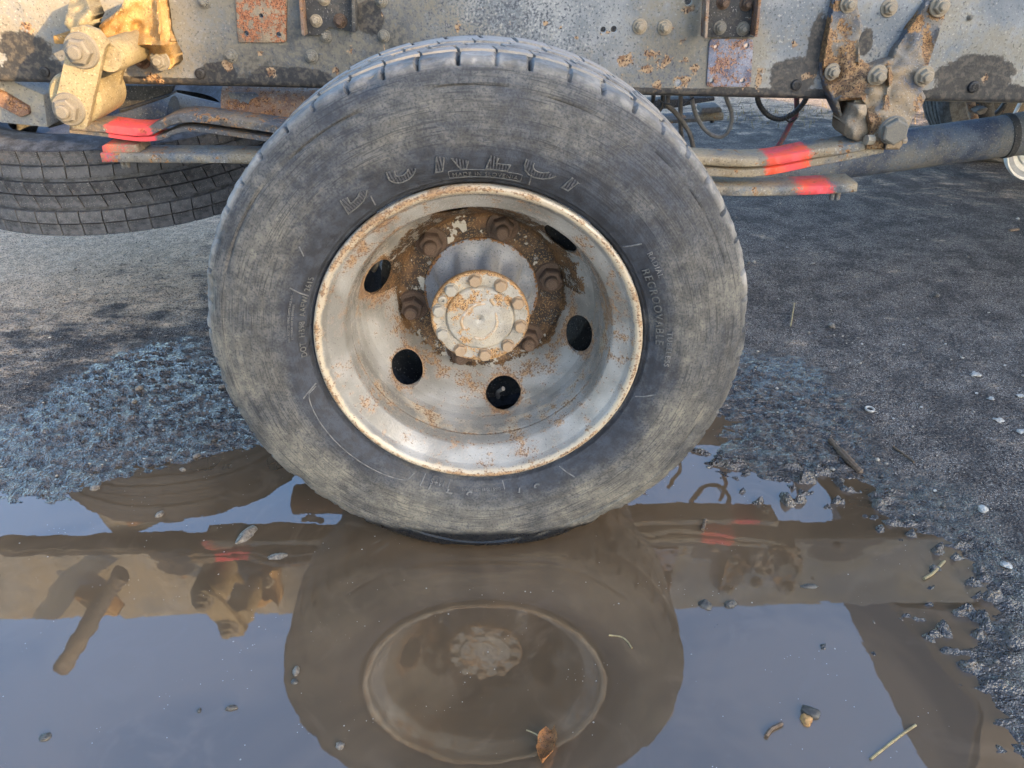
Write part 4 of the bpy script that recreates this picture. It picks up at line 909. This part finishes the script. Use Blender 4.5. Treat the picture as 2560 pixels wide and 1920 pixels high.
for ch, a, sp in [('D', 125.2, 0), ('U', 110.6, 0), ('N', 96.8, 0), ('L', 84.5, 0), ('O', 73.2, 0), ('P', 62.4, 0)]:
    wrap('brand_letter', text_mesh(ch, .062, .0012, .30, offset=.0022), .2900, rad(a), M['letter_rib'], lift=.0016, cut=.0165, rib=.0042)
    wrap('brand_letter_edge', text_mesh(ch, .062, 0, .30, outline=.0010, offset=.0022), .2900, rad(a), M['letter_edge'], lift=.0026, cut=.0165)
for ch, a in [('S', -70), ('P', -77), ('3', -94), ('4', -101), ('1', -108)]:
    wrap('brand_letter', text_mesh(ch, .026, .0009, .25), .2850, rad(a), M['letter'], cut=.008)
def tickbar(r0, r1, a0, a1, w=.0011):
    t = np.linspace(0, 1, 8); r = r0+(r1-r0)*t; th = rad(a0)+(rad(a1)-rad(a0))*t
    sweep('moulding_line', np.stack([r*np.cos(th), side_y(r)-.0004, r*np.sin(th)], 1), w, M['letter'], wheel, 6)
for q in [(.272, .292, 74, 74.5), (.274, .290, 122, 121), (.274, .300, 38, 36.5), (.274, .302, 161, 159), (.274, .300, -166, -163), (.274, .300, -20, -16), (.274, .300, -60, -57), (.272, .292, -101.5, -102), (.272, .292, -111, -111.5), (.272, .290, -82, -81.5), (.30, .312, 148, 146)]: tickbar(*q)
for (a0, a1, r) in [(-115, -165, .276)]:
    th = np.radians(np.linspace(a0, a1, 40)); t = np.linspace(0, 1, 40); r_ = .276+.024*np.clip(4*t*(1-t), 0, 1)**.25*(1)
    sweep('moulding_line', np.stack([r_*np.cos(th), side_y(r_)-.0003, r_*np.sin(th)], 1), .0010, M['letter'], wheel, 6)
th = np.radians(np.linspace(76, 99, 60)); tt = np.linspace(0, 2*np.pi, 80)
uu = np.clip(1.35*np.cos(tt), -1, 1); ang = np.radians(87.3-10.5*uu); r_ = .2797+.0062*np.clip(1.35*np.sin(tt), -1, 1)
sweep('moulding_line', np.stack([r_*np.cos(ang), side_y(r_)-.0002, r_*np.sin(ang)], 1), .0006, M['letter'], wheel, 6, cap=False)
# what the hand holes show: inner wheel, brake drum, valve
lathe('inner_tyre', dens([(.262, .262), (.30, .250), (.345, .255), (.372, .275), (.384, .30), (.384, .45), (.36, .48), (.27, .47)], .012), 160, M['tyre_spare'], wheel)
lathe('inner_rim', dens([(.262, .275), (.258, .255), (.250, .262), (.235, .30), (.225, .45)], .01), 120, M['dark_steel'], wheel)
lathe('brake_drum', dens([(.10, .215), (.165, .225), (.185, .24), (.19, .34), (.02, .35)], .01), 96, M['dark_steel'], wheel)
sweep('valve_stem', catmull([(.030, .205, -.226), (.030, .190, -.205), (.036, .178, -.192), (.040, .172, -.186)], 6), .0042, M['hose_grey'], wheel, 10)
sweep('valve_stem', catmull([(-.196, .235, .03), (-.186, .215, .052), (-.176, .20, .075)], 6), .005, M['hose_grey'], wheel, 10)

# front wheel far behind on the right
fw = empty('front_wheel', (2.36, 2.45, .42), truck)
tp = dens([(.27, .0), (.33, -.02), (.39, -.01), (.41, .01), (.42, .03), (.42, .19), (.41, .21), (.39, .23), (.33, .24), (.27, .22)], .01)
def groove(r, y, th):
    for c in (.055, .09, .13, .165): r = r-.010*np.exp(-((y-c)/.004)**2)
    return r, y
lathe('tyre', dens(tp, .004), 160, M['tyre_spare'], fw, fn=groove)
lathe('rim', dens([(.272, .02), (.262, .0), (.25, .01), (.23, .06), (.20, .10), (.08, .10), (.001, .10)], .01), 96, M['dark_steel'], fw)
ax = lambda pts: catmull(pts, 8)
sweep('brake_pipe', ax([at(2420, 235, 1.75), at(2428, 262, 1.75), at(2436, 300, 1.75)]), .014, M['rust'], truck, 12)
sweep('steering_arm', ax([at(2452, 230, 1.8), at(2455, 262, 1.8), at(2460, 310, 1.8)]), [.034]*8+[.036]*8+[.026], M['dark_steel'], truck, 16)
plate('steering_lug', [((2320+x/6.91)/K, (230+y/6.91)/K) for x, y in ngon_round([(835, 340), (900, 290), (1000, 270), (1045, 285), (990, 370), (890, 405)], 14)], 1.70, 1.74, M['hose_grey'], truck, bev=.004)
sweep('brake_hose', ax([at(2470, 300, 1.9), at(2500, 275, 1.9), at(2525, 235, 1.9)]), .010, M['black'], truck, 10)
sweep('sensor_rod', [at(2534, 290, 1.5), at(2554, 250, 1.5)], .006, M['white'], truck, 8)

# ------------------------------------------------------------------ spare wheel under the frame
SC_ = Vector((-.985, 1.10, .452)); SRr = .42
spare = empty('spare_wheel', SC_); tag(spare, 'black spare tyre slung flat under the frame, tread blocks facing out', 'tyre')
spare.rotation_euler = (math.radians(91.5), math.radians(0), math.radians(2.0))
SPp = dens([(.26, -.085), (.29, -.105), (.33, -.115), (.37, -.112), (.395, -.105), (.408, -.098), (.409, .098), (.395, .105), (.37, .112), (.33, .115), (.29, .105), (.26, .085)], .006)
lathe('tyre', SPp, 240, M['tyre_spare'], spare, fn=None)
lathe('rim', dens([(.265, -.085), (.258, -.10), (.248, -.095), (.235, -.04), (.22, .03), (.20, .06), (.07, .06), (.06, .05)], .01), 120, M['blue_grey'], spare)
rows = [(-.1005, -.0705), (-.0685, -.0395), (-.0310, -.0020), (.0000, .0290), (.0375, .0665), (.0685, .1000)]
sk = [.004, -.004, .022, .022, -.006, .006]
for i, (a, b) in enumerate(rows):
    bme = block_mesh('tread_block', .400, .4195-.004*(i in (0, 5)), a, b, st*.955, M['tread_spare'], sk[i], 3, .001)
    for k in range(NT_):
        an = (k+(.35*i if i in (2, 3) else 0))*st
        # only the half that faces the camera is ever seen
        v = Vector((math.cos(an), 0, math.sin(an))); w_ = spare.rotation_euler.to_matrix() @ v
        if w_.y > .35: continue
        obj('tread_block', bme, spare, rot=(0, -an, 0))

# ------------------------------------------------------------------ things lying about
def blob_mesh(name, mat, seed, sx, sy, sz, amp=.35, sub=3):
    bm = bmesh.new(); bmesh.ops.create_icosphere(bm, subdivisions=sub, radius=1.0)
    P = np.array([tuple(v.co) for v in bm.verts]); d = 1+amp*fbm(P*1.4+seed*7.7, 3)
    d = d*(1+.18*fbm(P*4.2+seed*3.1, 2))
    for v, k in zip(bm.verts, d): v.co = Vector((v.co.x*k*sx*.85, v.co.y*k*sy*.85, v.co.z*k*sz))
    return bm_mesh(name, bm, mat, 45)
def lay(name, px, py, me, label, cat, lift=0.0, rotz=0.0, group=None, water=False):
    p = AZ(px, py, 0.0); z = 0.0 if water else max(0.0, ground_z(p[0], p[1])); p = AZ(px, py, z)
    o = obj(name, me, None, (p[0], p[1], z+lift), (0, 0, rotz)); return tag(o, label, cat, group)
lay('pebble', 531, 1156, blob_mesh('pebble', M['stone'], 1, .014, .030, .010), 'mossy oblong pebble half sunk in the puddle left of the tyre', 'pebble', -.003, -.45, water=True)
lay('pebble', 600, 1202, blob_mesh('pebble', M['stone'], 2, .022, .010, .008, .15), 'capsule shaped grey pebble in the puddle below the mossy pebble', 'pebble', -.003, .2, water=True)
lay('pebble', 640, 1449, blob_mesh('pebble', M['stone'], 3, .007, .011, .008), 'small two-tone stone at the left edge of the mirrored tyre', 'pebble', -.003, .2, water=True)
lay('pebble', 637, 1473, blob_mesh('pebble', M['stone_dark'], 4, .006, .006, .004), 'tiny dark stone just below the two-tone stone in the puddle', 'pebble', 0, 0, water=True)
lay('pebble', 1740, 1556, blob_mesh('pebble', M['stone_orange'], 5, .010, .011, .010), 'orange stone standing out of the lower right puddle', 'pebble', -.001, .3, water=True)
lay('mud_clod', 1752, 1540, blob_mesh('mud_clod', M['stone_dark'], 6, .016, .010, .008, .5), 'black wet clod touching the orange stone', 'clod', 0, -.4, water=True)
lay('mud_clod', 1578, 1305, blob_mesh('mud_clod', M['stone_dark'], 8, .013, .008, .007, .5), 'wet black clod at the corner of the mirrored rail', 'clod', 0, .3, water=True)
lay('mud_clod', 1525, 1309, blob_mesh('mud_clod', M['stone_dark'], 9, .014, .008, .008, .5), 'leftmost wet black clod above the right mirrored sky', 'clod', 0, -.5, water=True)
lay('pebble', 1748, 1267, blob_mesh('pebble', M['stone_dark'], 10, .018, .006, .004, .15), 'smooth flat oval pebble alone in the right puddle', 'pebble', 0, .0, water=True)
lay('pebble', 500, 1530, blob_mesh('pebble', M['stone_dark'], 11, .011, .005, .005, .4), 'small pair-shaped dark pebble in the lower left mirrored sky', 'pebble', 0, .2, water=True)
lay('pebble', 430, 1535, blob_mesh('pebble', M['stone_dark'], 12, .004, .005, .003, .4), 'tiny dark grit speck left of the pair-shaped pebble', 'pebble', 0, .2, water=True)
lay('pebble', 735, 1612, blob_mesh('pebble', M['stone'], 13, .007, .007, .005, .5), 'little pale crumb near the bottom, left of the dead leaf', 'pebble', 0, .2, water=True)
lay('pebble', 98, 1592, blob_mesh('pebble', M['stone_dark'], 14, .009, .008, .004, .4), 'small dark stone in the lower left corner of the puddle', 'pebble', 0, .2, water=True)
for i, (x, y, s) in enumerate([(300, 838, 9), (480, 835, 8), (250, 815, 8), (345, 1112, 8), (205, 1055, 9), (395, 1015, 6), (290, 868, 6), (425, 985, 7)]):
    lay('pebble', x, y, blob_mesh('pebble', M['stone'], 20+i, s*.0013, s*.001, s*.0006, .4), 'small pale pebble on the wet mud left of the tyre', 'pebble', .001, random.uniform(0, 3), 'pebbles on the wet mud at left')
FL = ['large white flake on the dark ground near the right edge, topmost of the big ones', 'small white crumb between the two large white flakes at right', 'white flake cut by the right edge of the picture', 'cluster of pale crumbs on the dark ground at far right', 'thick white chip lowest at the right edge']
for i, (x, y, sx, sy) in enumerate([(2106, 810, 15, 8), (2141, 862, 8, 5), (2205, 856, 11, 6), (2157, 908, 11, 7), (2206, 932, 12, 9)]):
    lay('white_flake', x, y, blob_mesh('white_flake', M['flake'], 40+i, sx*.0009, sy*.0012, .003, 1.1), FL[i], 'flake', .002, random.uniform(-.4, .4))
lay('white_flake', 2122, 1102, blob_mesh('white_flake', M['flake'], 51, .010, .011, .005, .6), 'pointed white flake on wet mud at the right shore', 'flake', .003, .3)
lay('white_flake', 2173, 1222, blob_mesh('white_flake', M['flake'], 52, .010, .011, .004, .6), 'grey white flake lowest on the right shore', 'flake', .002, .8)
lay('pebble', 1797, 706, blob_mesh('pebble', M['stone'], 53, .009, .012, .008, .4), 'brown and white pebble right of the tyre, beside a straw', 'pebble', .003, .5)
lay('pebble', 2023, 640, blob_mesh('pebble', M['stone_dark'], 54, .010, .008, .007, .4), 'small dark pebble on the dark ground at right', 'pebble', .003, .5)
for i, (x, y) in enumerate([(1862, 744), (1952, 745), (2042, 744), (2110, 850), (2020, 1060), (1990, 880), (1930, 905), (2170, 790), (1700, 535)]):
    lay('white_crumb', x, y, blob_mesh('white_crumb', M['flake'], 60+i, .0042, .0036, .002, .8, 2), 'tiny white crumb on the dark ground right of the tyre', 'crumb', .001, 0, 'white crumbs on the ground')
p = AZ(1875, 898); lz = ground_z(p[0], p[1])+.004; th = np.linspace(0, 2*np.pi, 25)
tag(sweep('ring', np.stack([p[0]+.009*np.cos(th), p[1]+.010*np.sin(th), lz+0*th], 1), .0026, M['flake'], None, 8, cap=False), 'little white ring lying on dark mud right of the tyre', 'ring')
def stick(name, pts, r, mat, label, cat, lift=.003, group=None):
    P = []
    for q in pts:
        g = AZ(q[0], q[1]); z = max(0, ground_z(g[0], g[1]))+lift+(q[2] if len(q) > 2 else 0); P.append(AZ(q[0], q[1], z))
    return tag(sweep(name, catmull(P, 6), r, mat, None, 8), label, cat, group)
stick('straw', [(1716, 655), (1712, 680), (1708, 704)], .0018, M['straw'], 'thin upright looking straw on dark ground right of the tyre', 'straw')
stick('wood_splinter', [(1793, 950), (1815, 975), (1843, 1004), (1862, 1022)], [.006]*6+[.0085]*6+[.007]*6+[.003], M['twig'], 'dark wet wood splinter on the right shore of the puddle', 'stick', .002)
stick('straw', [(1996, 1250), (2015, 1238), (2040, 1212)], .0028, M['straw'], 'yellow split straw in the right puddle near the shore', 'straw')
stick('straw', [(1880, 1640), (1915, 1612), (1950, 1585), (1978, 1566)], .0020, M['straw'], 'long pale straw floating in the bottom right corner', 'straw', .001)
stick('twig', [(1655, 1590), (1666, 1575), (1685, 1565), (1690, 1563)], .0030, M['twig'], 'short hooked black twig left of the orange stone', 'twig')
stick('twig', [(1518, 1144), (1522, 1130), (1524, 1122)], .0032, M['twig'], 'stubby brown twig floating beside the tyre in the right puddle', 'twig')
stick('straw', [(1315, 1372), (1340, 1375), (1355, 1385), (1365, 1400)], .0013, M['straw'], 'fine curved stalk floating over the mirrored hub', 'straw', .001)
stick('twig', [(2180, 498), (2200, 496)], .006, M['twig'], 'short black stick lying far out near the right edge', 'twig')
stick('twig', [(1930, 965), (1958, 985), (1975, 998)], .0022, M['twig'], 'thin black twig right of the wood splinter', 'twig')
# dead leaf
def dead_leaf():
    root = empty('dead_leaf'); tag(root, 'curled brown dead leaf with a thin stem floating at the bottom', 'leaf')
    V = []; F = []; n, m = 22, 9
    a = AZ(1188, 1578); b = AZ(1170, 1656); ax_ = b-a; sd = np.array([ax_[1], -ax_[0], 0]); sd /= np.linalg.norm(sd)
    for i in range(n+1):
        t = i/n; w = .0125*(math.sin(math.pi*min(1, (t+.10)/1.1))**.6)*(1+.14*float(vnoise(np.array([[t*9, 1, 1]]))[0]))+.0006
        c = a+ax_*t
        for j in range(m+1):
            u = j/m*2-1; lift = .002+.011*abs(u)**1.7*(1 if u < 0 else .8)+.0025*float(vnoise(np.array([[t*7, u*3, 4]]))[0])+.006*t*t
            V.append(c+sd*w*math.sin(u*1.45)*1.0+np.array([0, 0, lift]))
    for i in range(n):
        for j in range(m): k = i*(m+1)+j; F.append([k, k+1, k+m+2, k+m+1])
    V2 = [v-np.array([0, 0, .0007]) for v in V]; q = len(V)
    me = mesh('leaf_blade', V+V2, F+[[x+q for x in f[::-1]] for f in F], M['dead_leaf'], 0); obj('leaf_blade', me, root)
    s = [AZ(1137, 1577, .006), AZ(1150, 1582, .007), AZ(1161, 1588, .007), AZ(1166, 1597, .006), AZ(1166, 1612, .004)]
    sweep('leaf_stem', catmull(s, 6), .0010, M['straw'], root, 8)
dead_leaf()
# white round cover at the right edge, behind the drive shaft
wc = empty('round_cover', (2.42, 2.12, 0)); tag(wc, 'white round cover with a grey ring standing at the right edge', 'cover')
cc = at(2602, 368, 2.12)
lathe('cover_rim', dens([(.126, .0), (.136, -.010), (.140, 0), (.136, .02), (.126, .02)], .004), 64, M['white'], wc, Vector(cc)-wc.location)
lathe('cover_ring', [(.1265, -.001), (.106, .005)], 64, M['grey_ring'], wc, Vector(cc)-wc.location)
lathe('cover_face', dens([(.1062, .004), (.088, .008), (.082, .002), (.001, .0)], .006), 64, M['white'], wc, Vector(cc)-wc.location)
# dry grass behind
def grass():
    V = []; F = []
    for k in range(900):
        px = rng.uniform(1560, 2150); py = rng.normal(262, 16)
        if py < 225 or py > 310: continue
        g = AZ(px, py); h = rng.uniform(.015, .06); a = rng.uniform(0, 6.28); w = .002; l = rng.uniform(.3, 1.4)
        d = np.array([math.cos(a), math.sin(a), 0]); s = np.array([-d[1], d[0], 0])*w; z0 = ground_z(g[0], g[1]) if k < 0 else .012
        b = np.array([g[0], g[1], z0]); i = len(V)
        V += [b-s, b+s, b+s*.7+d*h*l*.5+np.array([0, 0, h*.6]), b-s*.7+d*h*l*.5+np.array([0, 0, h*.6]), b+d*h*l+np.array([0, 0, h])]
        F += [[i, i+1, i+2, i+3], [i+3, i+2, i+4]]
    tag(obj('dry_grass', mesh('dry_grass', V, F, M['grass'], 0)), 'thin dry grass tufts on the yard ground behind the truck', 'grass', kind='stuff')
grass()

def grit():
    t = NT('grit'); tn = t.attr('tone'); c = t.mix((.045, .040, .038), (.42, .38, .32), tn); m_ = t.done(c, .7, 0, None, .3)
    bm = bmesh.new(); bmesh.ops.create_icosphere(bm, subdivisions=1, radius=1.0); B = np.array([tuple(v.co) for v in bm.verts]); BF = np.array([[v.index for v in f.verts] for f in bm.faces]); bm.free()
    X = rng.uniform(-2.0, 2.4, 16000); Yq = rng.uniform(-.5, 2.6, 16000)
    d = sdf(np.stack([X, Yq], 1), PUD); z, w_, _ = terrain(X, Yq)
    cl = fbm(xyz(X*3, Yq*3, 8), 3)
    k = (d > -.02) & (z > .001) & (rng.uniform(0, 1, len(X)) < .30+.55*cl) & (np.hypot(X, Yq-.1) > .2); X, Yq, z = X[k], Yq[k], z[k]
    n = len(X); sc_ = np.clip(np.exp(rng.normal(-6.35, .50, n)), .0008, .007)
    V = np.zeros((n, len(B), 3)); jit = 1+rng.uniform(-.35, .35, (n, len(B), 1)); a = rng.uniform(0, 6.28, n); st_ = np.stack([rng.uniform(.7, 1.5, n), rng.uniform(.7, 1.2, n), rng.uniform(.4, .8, n)], 1)
    P = B[None]*jit*st_[:, None]*sc_[:, None, None]
    V[..., 0] = P[..., 0]*np.cos(a)[:, None]-P[..., 1]*np.sin(a)[:, None]+X[:, None]; V[..., 1] = P[..., 0]*np.sin(a)[:, None]+P[..., 1]*np.cos(a)[:, None]+Yq[:, None]; V[..., 2] = P[..., 2]+z[:, None]+sc_[:, None]*.2
    F = (BF[None]+(np.arange(n)*len(B))[:, None, None]).reshape(-1, 3); tone = np.clip(rng.beta(.7, 1.5, n), 0, 1)
    tag(obj('grit', mesh('grit', V.reshape(-1, 3), F, m_, 0, {'tone': np.repeat(tone, len(B))})), 'fine grit and small stones scattered over the dark yard ground', 'grit', kind='stuff')
grit()
